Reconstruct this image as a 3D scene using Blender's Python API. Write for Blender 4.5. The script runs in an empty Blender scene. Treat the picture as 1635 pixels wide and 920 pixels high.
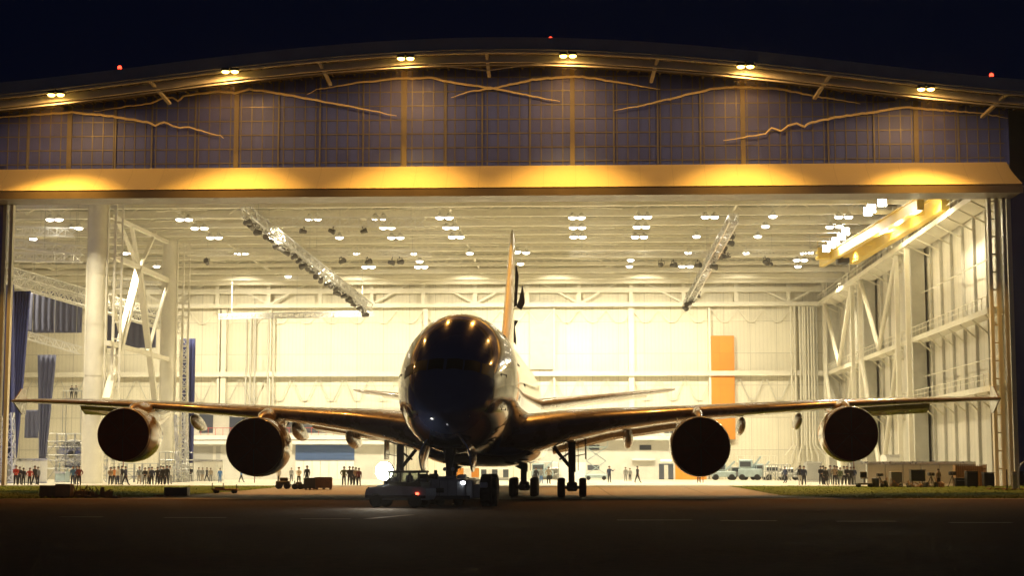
import bpy, math, random
from math import sin, cos, pi, radians, sqrt, atan2
from mathutils import Vector, Matrix
random.seed(7)
C = bpy.context.scene.collection
scene = bpy.context.scene
BAY_E = 4400; WASH_E = 22500; SKY = 1.0; EXPO = 0.0; HAZE = 0.0005

# ------------------------------------------------------------------ camera numbers (used also to size things from the photograph)
F = 2677.0; W0, H0 = 1635.0, 920.0
PITCH = radians(6.2); CAMZ = 1.96
YAW_H = radians(2.32)            # hangar axis
YAW_P = radians(3.15)            # aircraft axis
HO = Vector((0, 156, 0))         # point where the hangar front meets the view line
rH = Vector((cos(YAW_H), -sin(YAW_H), 0)); aH = Vector((sin(YAW_H), cos(YAW_H), 0))

def ray(px, py):
    x = (px - W0/2)/F; y = -(py - H0/2)/F
    return Vector((x, cos(PITCH) - y*sin(PITCH), sin(PITCH) + y*cos(PITCH)))
CAMP = Vector((0, 0, CAMZ))
def at_v(px, py, v):
    """hangar coordinates (u, v, z) of the point seen at a pixel, at hangar depth v"""
    d = ray(px, py); t = (v - (CAMP-HO).dot(aH))/d.dot(aH)
    p = CAMP + d*t; q = p - HO
    return Vector((q.dot(rH), v, p.z))
def at_z(px, py, z):
    d = ray(px, py); t = (z-CAMZ)/d.z; p = CAMP + d*t; q = p-HO
    return Vector((q.dot(rH), q.dot(aH), z))
def Hw(u, v, z=0):
    return HO + rH*u + aH*v + Vector((0, 0, z))
def gz(y):
    """height of the ground: the apron climbs half a metre towards the hall"""
    t = min(1, max(0, (y-122)/30.0)); return 0.5*t*t*(3-2*t)
def on_ground(px, d):
    """world point on the ground at world distance y=d under pixel column px"""
    dr = ray(px, 775); t = d/dr.y
    return Vector((dr.x*t, d, gz(d)))

# ------------------------------------------------------------------ mesh builder
class MB:
    def __init__(s): s.v = []; s.f = []; s.m = []
    def add(s, vs, fs, mi=0):
        o = len(s.v); s.v += [tuple(p) for p in vs]; s.f += [tuple(i+o for i in f) for f in fs]; s.m += [mi]*len(fs); return s
    def box(s, x0, x1, y0, y1, z0, z1, mi=0, M=None):
        vs = [Vector((x, y, z)) for z in (z0, z1) for y in (y0, y1) for x in (x0, x1)]
        if M is not None: vs = [M@p for p in vs]
        return s.add(vs, [(0,2,3,1),(4,5,7,6),(0,1,5,4),(2,6,7,3),(0,4,6,2),(1,3,7,5)], mi)
    def cbox(s, x0, x1, y0, y1, z0, z1, c=0.03, mi=0, M=None):
        c = min(c, (x1-x0)*.45, (y1-y0)*.45, (z1-z0)*.45)
        cx, cy, cz = (x0+x1)/2, (y0+y1)/2, (z0+z1)/2; hx, hy, hz = (x1-x0)/2, (y1-y0)/2, (z1-z0)/2
        vs = []; idx = {}
        for sx in (-1, 1):
            for sy in (-1, 1):
                for sz in (-1, 1):
                    for ax in range(3):
                        p = [hx*sx, hy*sy, hz*sz]
                        for k in range(3):
                            if k != ax: p[k] -= c*(sx, sy, sz)[k]
                        idx[(sx, sy, sz, ax)] = len(vs); vs.append(Vector((cx+p[0], cy+p[1], cz+p[2])))
        fs = []
        for ax in range(3):
            a, b = [k for k in range(3) if k != ax]
            for sg in (-1, 1):
                loop = []
                for (pa, pb) in ((-1,-1),(1,-1),(1,1),(-1,1)):
                    k = [0,0,0]; k[ax] = sg; k[a] = pa; k[b] = pb; loop.append(idx[(*k, ax)])
                fs.append(tuple(loop if (sg > 0) == (ax != 1) else loop[::-1]))
            for pa in (-1, 1):
                for pb in (-1, 1):
                    k0 = [0,0,0]; k0[ax] = -1; k0[a] = pa; k0[b] = pb; k1 = list(k0); k1[ax] = 1
                    fs.append((idx[(*k0, a)], idx[(*k1, a)], idx[(*k1, b)], idx[(*k0, b)]))
        for sx in (-1, 1):
            for sy in (-1, 1):
                for sz in (-1, 1): fs.append(tuple(idx[(sx, sy, sz, k)] for k in range(3)))
        if M is not None: vs = [M@p for p in vs]
        return s.add(vs, fs, mi)
    def frame(s, p0, p1):
        d = (Vector(p1)-Vector(p0)); L = d.length; d = d/L if L else Vector((0,0,1))
        up = Vector((0,0,1)) if abs(d.z) < .95 else Vector((0,1,0))
        a = d.cross(up).normalized(); b = a.cross(d).normalized(); return d, a, b
    def beam(s, p0, p1, w=.1, h=None, mi=0):
        h = h or w; p0 = Vector(p0); p1 = Vector(p1); d, a, b = s.frame(p0, p1)
        vs = [p + a*(i*w/2) + b*(j*h/2) for p in (p0, p1) for (i, j) in ((-1,-1),(1,-1),(1,1),(-1,1))]
        return s.add(vs, [(0,1,2,3),(7,6,5,4),(0,4,5,1),(1,5,6,2),(2,6,7,3),(3,7,4,0)], mi)
    def tube(s, p0, p1, r=.05, r2=None, n=10, mi=0, cap=True):
        r2 = r if r2 is None else r2; p0 = Vector(p0); p1 = Vector(p1); d, a, b = s.frame(p0, p1)
        vs = [p + a*(rr*cos(2*pi*k/n)) + b*(rr*sin(2*pi*k/n)) for p, rr in ((p0, r), (p1, r2)) for k in range(n)]
        fs = [(k, (k+1) % n, n+(k+1) % n, n+k) for k in range(n)]
        if cap: fs += [tuple(range(n))[::-1], tuple(range(n, 2*n))]
        return s.add(vs, fs, mi)
    def path(s, pts, r, n=8, mi=0, rf=None):
        pts = [Vector(p) for p in pts]; vs = []
        for i, p in enumerate(pts):
            q0 = pts[max(0, i-1)]; q1 = pts[min(len(pts)-1, i+1)]
            d, a, b = s.frame(q0, q1)
            rr_ = r*(rf(i/(len(pts)-1)) if rf else 1)
            vs += [p + a*(rr_*cos(2*pi*k/n)) + b*(rr_*sin(2*pi*k/n)) for k in range(n)]
        fs = []
        for i in range(len(pts)-1):
            fs += [(i*n+k, i*n+(k+1) % n, (i+1)*n+(k+1) % n, (i+1)*n+k) for k in range(n)]
        fs += [tuple(range(n))[::-1], tuple(range((len(pts)-1)*n, len(pts)*n))]
        return s.add(vs, fs, mi)
    def lathe(s, prof, org=(0,0,0), axis='y', n=32, mi=0, sx=1, sz=1):
        """prof: (position along axis, radius)"""
        o = Vector(org); vs = []
        for (t, r) in prof:
            for k in range(n):
                c, q = cos(2*pi*k/n)*r*sx, sin(2*pi*k/n)*r*sz
                vs.append(o + (Vector((c, t, q)) if axis == 'y' else Vector((c, q, t)) if axis == 'z' else Vector((t, c, q))))
        fs = []
        for i in range(len(prof)-1):
            fs += [(i*n+k, i*n+(k+1) % n, (i+1)*n+(k+1) % n, (i+1)*n+k) for k in range(n)]
        fs += [tuple(range(n))[::-1], tuple(range((len(prof)-1)*n, len(prof)*n))]
        return s.add(vs, fs, mi)
    def loft(s, rings, mi=0, caps=True):
        n = len(rings[0]); vs = [p for r in rings for p in r]; fs = []
        for i in range(len(rings)-1):
            fs += [(i*n+k, i*n+(k+1) % n, (i+1)*n+(k+1) % n, (i+1)*n+k) for k in range(n)]
        if caps: fs += [tuple(range(n))[::-1], tuple(range((len(rings)-1)*n, len(rings)*n))]
        return s.add(vs, fs, mi)
    def prism(s, poly, x0, x1, axis='x', mi=0):
        """poly of (a,b) pairs extruded along an axis"""
        def mk(t, a, b): return {'x': (t, a, b), 'y': (a, t, b), 'z': (a, b, t)}[axis]
        n = len(poly); vs = [mk(x0, a, b) for a, b in poly] + [mk(x1, a, b) for a, b in poly]
        fs = [(k, (k+1) % n, n+(k+1) % n, n+k) for k in range(n)] + [tuple(range(n))[::-1], tuple(range(n, 2*n))]
        return s.add(vs, fs, mi)
    def mesh(s, name, smooth=False, fix=True):
        me = bpy.data.meshes.new(name); me.from_pydata(s.v, [], s.f); me.validate()
        if len(me.polygons) == len(s.m): me.polygons.foreach_set('material_index', s.m)
        if fix:
            import bmesh
            b = bmesh.new(); b.from_mesh(me); bmesh.ops.recalc_face_normals(b, faces=b.faces); b.to_mesh(me); b.free()
        if smooth:
            me.polygons.foreach_set('use_smooth', [True]*len(me.polygons))
            try: me.set_sharp_from_angle(angle=radians(38))
            except Exception: pass
        me.update(); return me
    def build(s, name, mats, parent=None, smooth=False, loc=None, label=None):
        me = s.mesh(name, smooth)
        for m in (mats if isinstance(mats, (list, tuple)) else [mats]): me.materials.append(m)
        o = bpy.data.objects.new(name, me); C.objects.link(o)
        if parent: o.parent = parent
        if loc is not None: o.location = loc
        if label: o['label'] = label
        return o
def tag(o, label=None, cat=None, group=None, kind=None):
    if label: o['label'] = label
    if cat: o['category'] = cat
    if group: o['group'] = group
    if kind: o['kind'] = kind
    return o
def empty(name, loc, rz=0, label=None, cat=None, group=None):
    o = bpy.data.objects.new(name, None); C.objects.link(o); o.location = loc; o.rotation_euler = (0, 0, rz)
    o.empty_display_size = .3
    return tag(o, label, cat, group)
def copy_tree(o, parent=None):
    kids = list(o.children); c = o.copy(); C.objects.link(c); c.parent = parent
    for k in kids: copy_tree(k, c)
    return c

# ------------------------------------------------------------------ materials
def mat(name, col, rough=.6, metal=0, coat=0, noise=0, nscale=3, bump=0, bscale=20, spec=.5, emis=None, estr=0, sheen=0, alpha_coord='Object', stain=None):
    m = bpy.data.materials.new(name); m.use_nodes = True; nt = m.node_tree; b = nt.nodes['Principled BSDF']
    b.inputs['Base Color'].default_value = (*col, 1); b.inputs['Roughness'].default_value = rough; b.inputs['Metallic'].default_value = metal
    b.inputs['Coat Weight'].default_value = coat; b.inputs['Coat Roughness'].default_value = .05
    b.inputs['Specular IOR Level'].default_value = spec
    tc = nt.nodes.new('ShaderNodeTexCoord')
    if noise:
        n = nt.nodes.new('ShaderNodeTexNoise'); n.inputs['Scale'].default_value = nscale; n.inputs['Detail'].default_value = 6; n.inputs['Roughness'].default_value = .65
        nt.links.new(tc.outputs[alpha_coord], n.inputs['Vector'])
        r = nt.nodes.new('ShaderNodeMapRange'); r.inputs['From Min'].default_value = .3; r.inputs['From Max'].default_value = .7
        r.inputs['To Min'].default_value = 1-noise; r.inputs['To Max'].default_value = 1+noise*.6
        nt.links.new(n.outputs['Fac'], r.inputs['Value'])
        mx = nt.nodes.new('ShaderNodeVectorMath'); mx.operation = 'SCALE'; mx.inputs[0].default_value = col
        nt.links.new(r.outputs['Result'], mx.inputs['Scale']); nt.links.new(mx.outputs[0], b.inputs['Base Color'])
        rr = nt.nodes.new('ShaderNodeMapRange'); rr.inputs['From Min'].default_value = .3; rr.inputs['From Max'].default_value = .7
        rr.inputs['To Min'].default_value = rough*.8; rr.inputs['To Max'].default_value = min(1, rough*1.2)
        nt.links.new(n.outputs['Fac'], rr.inputs['Value']); nt.links.new(rr.outputs['Result'], b.inputs['Roughness'])
    if bump:
        n2 = nt.nodes.new('ShaderNodeTexNoise'); n2.inputs['Scale'].default_value = bscale; n2.inputs['Detail'].default_value = 4
        nt.links.new(tc.outputs[alpha_coord], n2.inputs['Vector'])
        bp = nt.nodes.new('ShaderNodeBump'); bp.inputs['Strength'].default_value = bump; bp.inputs['Distance'].default_value = .05
        nt.links.new(n2.outputs['Fac'], bp.inputs['Height']); nt.links.new(bp.outputs['Normal'], b.inputs['Normal'])
    if emis:
        b.inputs['Emission Color'].default_value = (*emis, 1); b.inputs['Emission Strength'].default_value = estr
    return m
def panel_mat(name, col, du, dz, rough=.55, line=.6, axes=('X', 'Z'), width=.04, noise=.08, ribs=0):
    """painted sheet panels: thin joints every du x dz metres, each panel a slightly different tone"""
    m = mat(name, col, rough); nt = m.node_tree; b = nt.nodes['Principled BSDF']
    tc = nt.nodes.new('ShaderNodeTexCoord'); sp = nt.nodes.new('ShaderNodeSeparateXYZ'); nt.links.new(tc.outputs['Object'], sp.inputs[0])
    def mth(op, a, bb=None):
        n = nt.nodes.new('ShaderNodeMath'); n.operation = op
        for i, x in enumerate((a, bb)):
            if x is None: continue
            if isinstance(x, (int, float)): n.inputs[i].default_value = x
            else: nt.links.new(x, n.inputs[i])
        return n.outputs[0]
    fac = None; ids = []
    for ax, dd in zip(axes, (du, dz)):
        q = mth('DIVIDE', sp.outputs[ax], dd); fr = mth('FRACT', q); ids.append(mth('FLOOR', q))
        l = mth('LESS_THAN', fr, width/dd); fac = l if fac is None else mth('MAXIMUM', fac, l)
    cb = nt.nodes.new('ShaderNodeCombineXYZ'); nt.links.new(ids[0], cb.inputs[0]); nt.links.new(ids[1], cb.inputs[1])
    wn = nt.nodes.new('ShaderNodeTexWhiteNoise'); wn.noise_dimensions = '3D'; nt.links.new(cb.outputs[0], wn.inputs['Vector'])
    n = nt.nodes.new('ShaderNodeTexNoise'); n.inputs['Scale'].default_value = .35; n.inputs['Detail'].default_value = 6; nt.links.new(tc.outputs['Object'], n.inputs['Vector'])
    t = mth('ADD', mth('MULTIPLY', wn.outputs['Value'], noise), mth('MULTIPLY', n.outputs['Fac'], noise*1.5))
    t = mth('SUBTRACT', 1.0, t); t = mth('MULTIPLY', t, mth('SUBTRACT', 1.0, mth('MULTIPLY', fac, line)))
    if ribs:
        rr = mth('FRACT', mth('DIVIDE', sp.outputs[axes[0]], ribs)); t = mth('MULTIPLY', t, mth('SUBTRACT', 1.0, mth('MULTIPLY', mth('LESS_THAN', rr, .3), .07)))
    mx = nt.nodes.new('ShaderNodeVectorMath'); mx.operation = 'SCALE'; mx.inputs[0].default_value = col
    nt.links.new(t, mx.inputs['Scale']); nt.links.new(mx.outputs[0], b.inputs['Base Color'])
    return m
M = {}
M['facade'] = panel_mat('facade_sheet', (.075,.125,.62), 1.02, 1.35, .5, .15, noise=.15)
M['mullion'] = mat('mullion_alu', (.17,.17,.18), .4, noise=.2, nscale=1)
M['post'] = mat('post_paint', (.17,.155,.14), .5, noise=.15, nscale=1)
M['eave'] = mat('eave_paint', (.42,.40,.36), .45, noise=.2, nscale=.6)
M['soffit'] = mat('soffit', (.10,.08,.065), .8, noise=.2, nscale=1)
M['roofing'] = mat('roofing', (.20,.22,.28), .6, noise=.2, nscale=.5)
M['hood'] = panel_mat('hood_metal', (.62,.54,.36), 3.0, 50.0, .32, .35, noise=.05, width=.03)
M['fascia'] = mat('fascia', (.15,.12,.085), .45, noise=.15, nscale=.6)
M['backwall'] = panel_mat('back_wall_panel', (.82,.78,.64), 4.1, 5.0, .6, .3, noise=.10, width=.10, ribs=.6)
M['sidewall'] = panel_mat('side_wall_panel', (.72,.69,.60), 5.2, 9.0, .6, .3, axes=('Y','Z'), noise=.12, ribs=1.3)
M['deck'] = panel_mat('roof_deck', (.60,.56,.42), 3.0, 2.0, .7, .35, axes=('X','Y'), noise=.15, ribs=.5)
M['steel'] = mat('white_steel', (.76,.73,.62), .5, noise=.1, nscale=.7)
M['steel2'] = mat('grey_steel', (.54,.53,.47), .5, noise=.15, nscale=.7)
M['galv'] = mat('galvanised', (.45,.46,.46), .35, metal=.7, noise=.15, nscale=3)
M['alu'] = mat('aluminium', (.75,.75,.74), .3, metal=.8, noise=.1, nscale=3)
M['orange'] = panel_mat('orange_cladding', (.80,.30,.03), 2.0, 5.0, .6, .3, noise=.15)
M['yellow'] = mat('crane_yellow', (.70,.50,.08), .45, noise=.12, nscale=.7)
M['blue_drape'] = mat('blue_drape', (.035,.045,.16), .85, noise=.2, nscale=.8)
M['blue_panel'] = mat('blue_panel', (.085,.095,.17), .7, noise=.12, nscale=.6)
M['blue_shutter'] = mat('blue_shutter', (.07,.13,.30), .5, noise=.1, nscale=1)
M['lampgrey'] = mat('lamp_grey', (.09,.085,.075), .5, noise=.3, nscale=3)
M['black'] = mat('black_paint', (.015,.015,.016), .5, noise=.3, nscale=4)
M['rubber'] = mat('tyre_rubber', (.012,.012,.012), .75, noise=.3, nscale=6, bump=.3)
M['darkmetal'] = mat('dark_metal', (.05,.05,.05), .4, metal=.6, noise=.2, nscale=3)
M['office'] = mat('office_cladding', (.55,.54,.50), .6, noise=.12, nscale=.5)
M['glass_dark'] = mat('dark_glass', (.07,.08,.10), .12, spec=.8)
M['white'] = mat('white_board', (.78,.77,.72), .6, noise=.08, nscale=.7)
M['grey_board'] = mat('grey_board', (.34,.34,.33), .7, noise=.1, nscale=.6)
M['wood'] = mat('wood', (.28,.16,.07), .75, noise=.35, nscale=3)
M['plywood'] = mat('plywood', (.38,.24,.11), .7, noise=.25, nscale=2)
M['tarp'] = mat('tarpaulin', (.05,.055,.045), .6, noise=.3, nscale=2)
M['palebl'] = mat('pale_blue_paint', (.36,.46,.50), .45, noise=.15, nscale=2)
M['red'] = mat('red_paint', (.5,.05,.03), .5, noise=.15, nscale=2)
def emit(name, col, s): return mat(name, (.8,.8,.8), .5, emis=col, estr=s)
M['e_bay'] = emit('lit_highbay', (1,.93,.78), 14)
M['e_sod'] = emit('lit_sodium', (1,.58,.10), 26)
M['e_red'] = emit('lit_red', (1,.04,.015), 7)
M['e_flood'] = emit('lit_flood', (1,.93,.80), 60)
M['e_work'] = emit('lit_work', (1,.97,.86), 60)
M['e_head'] = emit('lit_head', (.95,.97,1), 16)
M['e_tail'] = emit('lit_tail', (1,.07,.03), 9)
M['e_exit'] = emit('lit_exit', (.2,1,.35), 3)
def cmat(name, col, r=.8): return mat(name, col, r, noise=.1, nscale=5)
# ================================================================== GROUND
def ground_mat(name, col, rough, n1, s1, n2, s2, bump, bs, joints=0, spec=.5):
    m = bpy.data.materials.new(name); m.use_nodes = True; nt = m.node_tree; b = nt.nodes['Principled BSDF']; L = nt.links.new
    tc = nt.nodes.new('ShaderNodeTexCoord')
    def noise(sc, det=8, ro=.65):
        n = nt.nodes.new('ShaderNodeTexNoise'); n.inputs['Scale'].default_value = sc; n.inputs['Detail'].default_value = det; n.inputs['Roughness'].default_value = ro
        L(tc.outputs['Object'], n.inputs['Vector']); return n
    a = noise(s1); c = noise(s2)
    def rng(n, lo, hi):
        r = nt.nodes.new('ShaderNodeMapRange'); r.inputs[1].default_value = .3; r.inputs[2].default_value = .7; r.inputs[3].default_value = lo; r.inputs[4].default_value = hi
        L(n.outputs['Fac'], r.inputs[0]); return r.outputs[0]
    def mul(x, y):
        q = nt.nodes.new('ShaderNodeMath'); q.operation = 'MULTIPLY'; L(x, q.inputs[0]); L(y, q.inputs[1]); return q.outputs[0]
    t = mul(rng(a, 1-n1, 1+n1), rng(c, 1-n2, 1+n2))
    if joints:
        br = nt.nodes.new('ShaderNodeTexBrick'); br.offset = 0; br.inputs['Scale'].default_value = 1; br.inputs['Brick Width'].default_value = joints; br.inputs['Row Height'].default_value = joints
        br.inputs['Mortar Size'].default_value = .05; br.inputs['Color1'].default_value = (1,1,1,1); br.inputs['Color2'].default_value = (.86,.86,.86,1); br.inputs['Mortar'].default_value = (.4,.4,.4,1)
        L(tc.outputs['Object'], br.inputs['Vector']); sp = nt.nodes.new('ShaderNodeSeparateColor'); L(br.outputs['Color'], sp.inputs[0]); t = mul(t, sp.outputs[0])
    v = nt.nodes.new('ShaderNodeVectorMath'); v.operation = 'SCALE'; v.inputs[0].default_value = col; L(t, v.inputs['Scale']); L(v.outputs[0], b.inputs['Base Color'])
    L(rng(a, rough*.85, min(1, rough*1.15)), b.inputs['Roughness']); b.inputs['Specular IOR Level'].default_value = spec
    n3 = noise(bs, 5); bp = nt.nodes.new('ShaderNodeBump'); bp.inputs['Strength'].default_value = bump; bp.inputs['Distance'].default_value = .03
    L(n3.outputs['Fac'], bp.inputs['Height']); L(bp.outputs['Normal'], b.inputs['Normal'])
    return m
M['asphalt'] = ground_mat('asphalt', (.058,.031,.018), .92, .40, .07, .35, 2.5, .5, 12, spec=.12)
M['concrete'] = ground_mat('concrete', (.26,.235,.185), .75, .18, .12, .12, 1.5, .3, 8, joints=7.5, spec=.3)
M['grass'] = ground_mat('grass_mat', (.085,.12,.012), .95, .22, .25, .15, 6, .5, 12, spec=.05)
M['floor'] = ground_mat('floor_paint', (.62,.58,.48), .35, .06, .1, .05, 1.2, .05, 3, joints=8, spec=.5)

def sheet(name, xs_fn, ys, m, dz, kind='structure', nx=2):
    b = MB(); 
    rows = []
    for y in ys:
        x0, x1 = xs_fn(y); rows.append([(x0+(x1-x0)*k/(nx-1), y, gz(y)+dz) for k in range(nx)])
    vs = [p for r in rows for p in r]
    fs = [(i*nx+k, i*nx+k+1, (i+1)*nx+k+1, (i+1)*nx+k) for i in range(len(rows)-1) for k in range(nx-1)]
    b.add(vs, fs); o = b.build(name, m); o['kind'] = kind; return o
yy = [-60, 0, 60, 114, 118, 122] + [122+i*2 for i in range(1, 16)] + [155, 300, 1500]
sheet('ground', lambda y: (-1400, 1400), yy, M['asphalt'], 0)
sheet('apron', lambda y: (-400, 400), [114] + [118, 122] + [122+i*2 for i in range(1, 16)] + [154.0, 156], M['concrete'], .004)
# grass strips either side of the lane out of the hall, with rounded corners
def gl(y):
    t = max(0, (y-114.5)/37.0)
    return (-300, -34 + 13.5*(min(1, t*1.25))**.45)
def gr(y):
    t = max(0, (y-115.5)/35.0)
    return (22.5 - 3.2*(min(1, t*1.1))**.4 + 7*max(0, .35-t), 300)
ysg = [114.5+i*1.5 for i in range(0, 26)]
sheet('grass_strip', gl, ysg, M['grass'], .03)
sheet('grass_strip', gr, ysg[1:-1], M['grass'], .03)
# blades along the strips: one uncountable mass
b = MB(); rg = random.Random(3)
for i in range(16000):
    y = rg.uniform(114.6, 151.5); y = 114.6+(y-114.6)*rg.random()**.5 if rg.random() < .5 else y
    side = rg.random() < .5
    x = rg.uniform(-52, gl(y)[1]) if side else rg.uniform(max(gr(y)[0], 15), 52)
    z = gz(y)+.02; h = rg.uniform(.03, .07); w = .02+rg.random()*.04; a = rg.uniform(-.05, .05)
    b.add([(x-w, y, z), (x+w, y+a, z), (x+a, y-a, z+h)], [(0, 1, 2)])
me = b.mesh('grass_blades', fix=False); me.materials.append(M['grass'])
o = bpy.data.objects.new('grass_blades', me); C.objects.link(o); tag(o, 'short green grass blades along both strips before the hall', 'grass', kind='stuff')
# the floor of the hall, kerb strip and worn paint lines on the taxiway
b = MB(); b.add([Hw(-88, 0, .512), Hw(46, 0, .512), Hw(46, 108, .512), Hw(-88, 108, .512)], [(0,1,2,3)]); b.build('hall_floor', M['floor'])['kind'] = 'structure'
M['paint'] = mat('worn_paint', (.30,.24,.16), .7, noise=.5, nscale=1.5)
for (x0, x1, py) in ((96,165,826),(262,362,827),(480,560,829),(985,1105,831),(1150,1240,832),(1335,1430,833),(1515,1615,835)):
    p0 = at_z(x0, py, .006); p1 = at_z(x1, py, .006); a = Hw(*p0); c = Hw(*p1)
    b = MB(); b.add([(a.x, a.y-.35, .006), (c.x, c.y-.35, .006), (c.x, c.y+.25, .006), (a.x, a.y+.25, .006)], [(0,1,2,3)]); b.build('road_marking', M['paint'])['kind'] = 'structure'
b = MB(); b.add([(-6.0, 68, .006), (-5.6, 68, .006), (-4.2, 74, .006), (-4.6, 74, .006)], [(0,1,2,3)]); b.build('road_marking', M['paint'])['kind'] = 'structure'
b = MB(); b.add([(-3.45, 96, .008), (-3.15, 96, .008), (-3.15+.0, 113.5, .008), (-3.45, 113.5, .008)], [(0,1,2,3)]); b.build('taxi_line', M['paint'])['kind'] = 'structure'

# ================================================================== HANGAR
hangar = empty('hangar', HO, -YAW_H, 'huge lit aircraft hangar with arched roof, open front and yellow lit canopy', 'hangar')
UR, UL = 44.7, -47.5; VB = 106.0
def arch(u):     # height of the eave (v = -6.5) measured across the front
    u = max(-60, min(50, u))
    return 39.667 - .010447*u - .00287295*u*u + 1.5294e-6*u**3 + 4.579e-7*u**4
us = [-62+i*2 for i in range(0, 61)]
# cladding and grid of the gable
b = MB()
for i in range(len(us)-1):
    u0, u1 = us[i], min(us[i+1], 46.3)
    if u0 >= 46.3: break
    b.add([(u0,0,30.4), (u1,0,30.4), (u1,0,arch(u1)+.4), (u0,0,arch(u0)+.4), (u0,.25,30.4), (u1,.25,30.4), (u1,.25,arch(u1)+.4), (u0,.25,arch(u0)+.4)], [(0,1,2,3),(7,6,5,4)])
b.box(46.3, 46.42, -.08, .3, 30.4, 35.6)
b.build('gable_cladding', M['facade'], hangar)
b = MB(); u = -61.5; k = 0
while u < 46.2:
    b.box(u-.045, u+.045, -.07, 0, 30.5, arch(u)+.2); u += 1.02
for z in (30.95, 32.3, 33.65, 35.0, 36.35, 37.7, 39.05):
    for i in range(len(us)-1):
        u0, u1 = us[i], us[i+1]
        if u1 > 46.3 or min(arch(u0), arch(u1)) < z-.1: continue
        b.box(u0, u1, -.075, -.003, z-.045, z+.045)
b.build('mullion_grid', M['mullion'], hangar)
LAMPX = [(90,148),(368,111),(648,90),(907,86),(1190,103),(1478,139)]
LU = [at_v(x, y, -6.9) for x, y in LAMPX]
PU = [at_v(x, 200, -.1).x for x in (112,378,646,914,1186,1462)]
for u in PU: MB().box(u-.22, u+.22, -.30, -.08, 30.5, arch(u)+.2).build('gable_post', M['post'], hangar)
for x in (45, 185, 243, 312, 445, 511, 580, 712, 770, 846, 980, 1050, 1118, 1256, 1322, 1395, 1530):
    u = at_v(x, 200, -.1).x; MB().box(u-.075, u+.075, -.16, -.08, 30.5, arch(u)+.2).build('gable_post', M['mullion'], hangar)
# roof: arched slab with overhang, soffit, eave tube and edge beam
def arch_strip(v0, v1, z0, z1, u0=-62, u1=58):
    b = MB(); n = 60; rings = []
    for i in range(n+1):
        u = u0+(u1-u0)*i/n; a = arch(u)
        rings.append([(u, v0, a+z0), (u, v1, a+z0), (u, v1, a+z1), (u, v0, a+z1)])
    return b.loft(rings)
arch_strip(-6.3, 0.3, .32, .41).build('soffit', M['soffit'], hangar)
arch_strip(-6.6, 112, .42, 1.55).build('roof', M['roofing'], hangar)
# ribs of the soffit
b = MB()
for i in range(0, 110):
    u = -52+i*1.0; a = arch(u); b.box(u-.1, u+.1, -5.9, .1, a+.14, a+.31)
b.build('soffit_ribs', M['soffit'], hangar)
b = MB(); b.path([(u, -6.75, arch(u)+.12) for u in us], .17, 10); b.build('eave_tube', M['eave'], hangar, smooth=True)
arch_strip(-5.7, -5.35, -.55, .1).build('edge_beam', M['eave'], hangar)
arch_strip(-3.4, -3.2, -.35, .25).build('edge_beam', M['soffit'], hangar)
b = MB(); b.path([(u, -5.9, arch(u)-.85) for u in us], .07, 6); b.build('eave_rail', M['eave'], hangar)
for x in (240, 510, 777, 1050, 1325, 1606):
    pu = at_v(x, 100, -6.5).x; a = arch(pu)
    MB().beam((pu, -6.6, a+.1), (pu+ (0.9 if x < 800 else -.9)*abs(x-800)/500, -3.0, a-1.25), .3, .24).build('eave_strut', M['eave'], hangar)
b = MB(); a = arch(0)
for s in (-1, 1): b.beam((PU[2]+8, -5.6, arch(0)-1.3), (PU[2]+8+s*6, -5.6, arch(0)-.55), .08)
b.build('eave_tie', M['eave'], hangar)
# canopy hood over the doors
hz0, hz1 = at_v(900, 264, 0).z, 0
z_t = at_v(900, 264, -.35).z; v_b = -3.6; z_b = at_v(900, 298, v_b).z; z_f = at_v(900, 312, v_b).z
b = MB(); n = 8; prof = []
for i in range(n+1):
    t = i/n; prof.append((-.35 + (v_b+.35)*(t**1.25), z_t + (z_b-z_t)*t - .0*sin(pi*t)))
prof2 = prof + [(v_b, z_b-.02), (v_b+.4, z_b-.12), (-.35, z_b-.12)]
rings = [[(u, p[0]*k, p[1]) for p in prof2] for u, k in ((-62, 1), (46.2, 1))]
# flared right end
rings[-1] = [(46.0 - p[0]*.17, p[0], p[1]) for p in prof2]
b.loft(rings); b.build('canopy_hood', M['hood'], hangar, smooth=True)
MB().box(-62, 46.62, v_b-.05, v_b+.25, z_f, z_b-.14).build('canopy_fascia', M['fascia'], hangar)
MB().box(-62, 46.5, v_b+.26, .1, z_f+.02, z_f+.15).build('canopy_soffit', M['fascia'], hangar)
zl = at_v(900, 318, -.2).z
MB().box(UL-14, UR+1.2, -.35, .5, zl, z_f+.3).build('lintel', M['steel'], hangar)
# front wall left of the opening, end posts, side wall beyond
MB().box(-88, UL-.95, 0, .4, .5, 31).build('front_wall', M['facade'], hangar)
for u, mm in ((UL-.75, 'eave'), (UL-.1, 'steel'), (UR+.35, 'steel'), (UR+1.0, 'eave'), (UR-.35, 'steel')):
    MB().box(u-.16, u+.16, -.25, .35, .5, zl-.01).build('door_post', M[mm], hangar)
b = MB()
for q in (-.17,.17): b.box(UR+q-.02, UR+q+.02, -.1, .1, .5, zl-.02)
for i in range(16): b.box(UR-.18, UR+.18, -.09, .09, 2+i*1.65, 2.12+i*1.65)
b.build('post_ladder', M['steel'], hangar)
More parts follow.
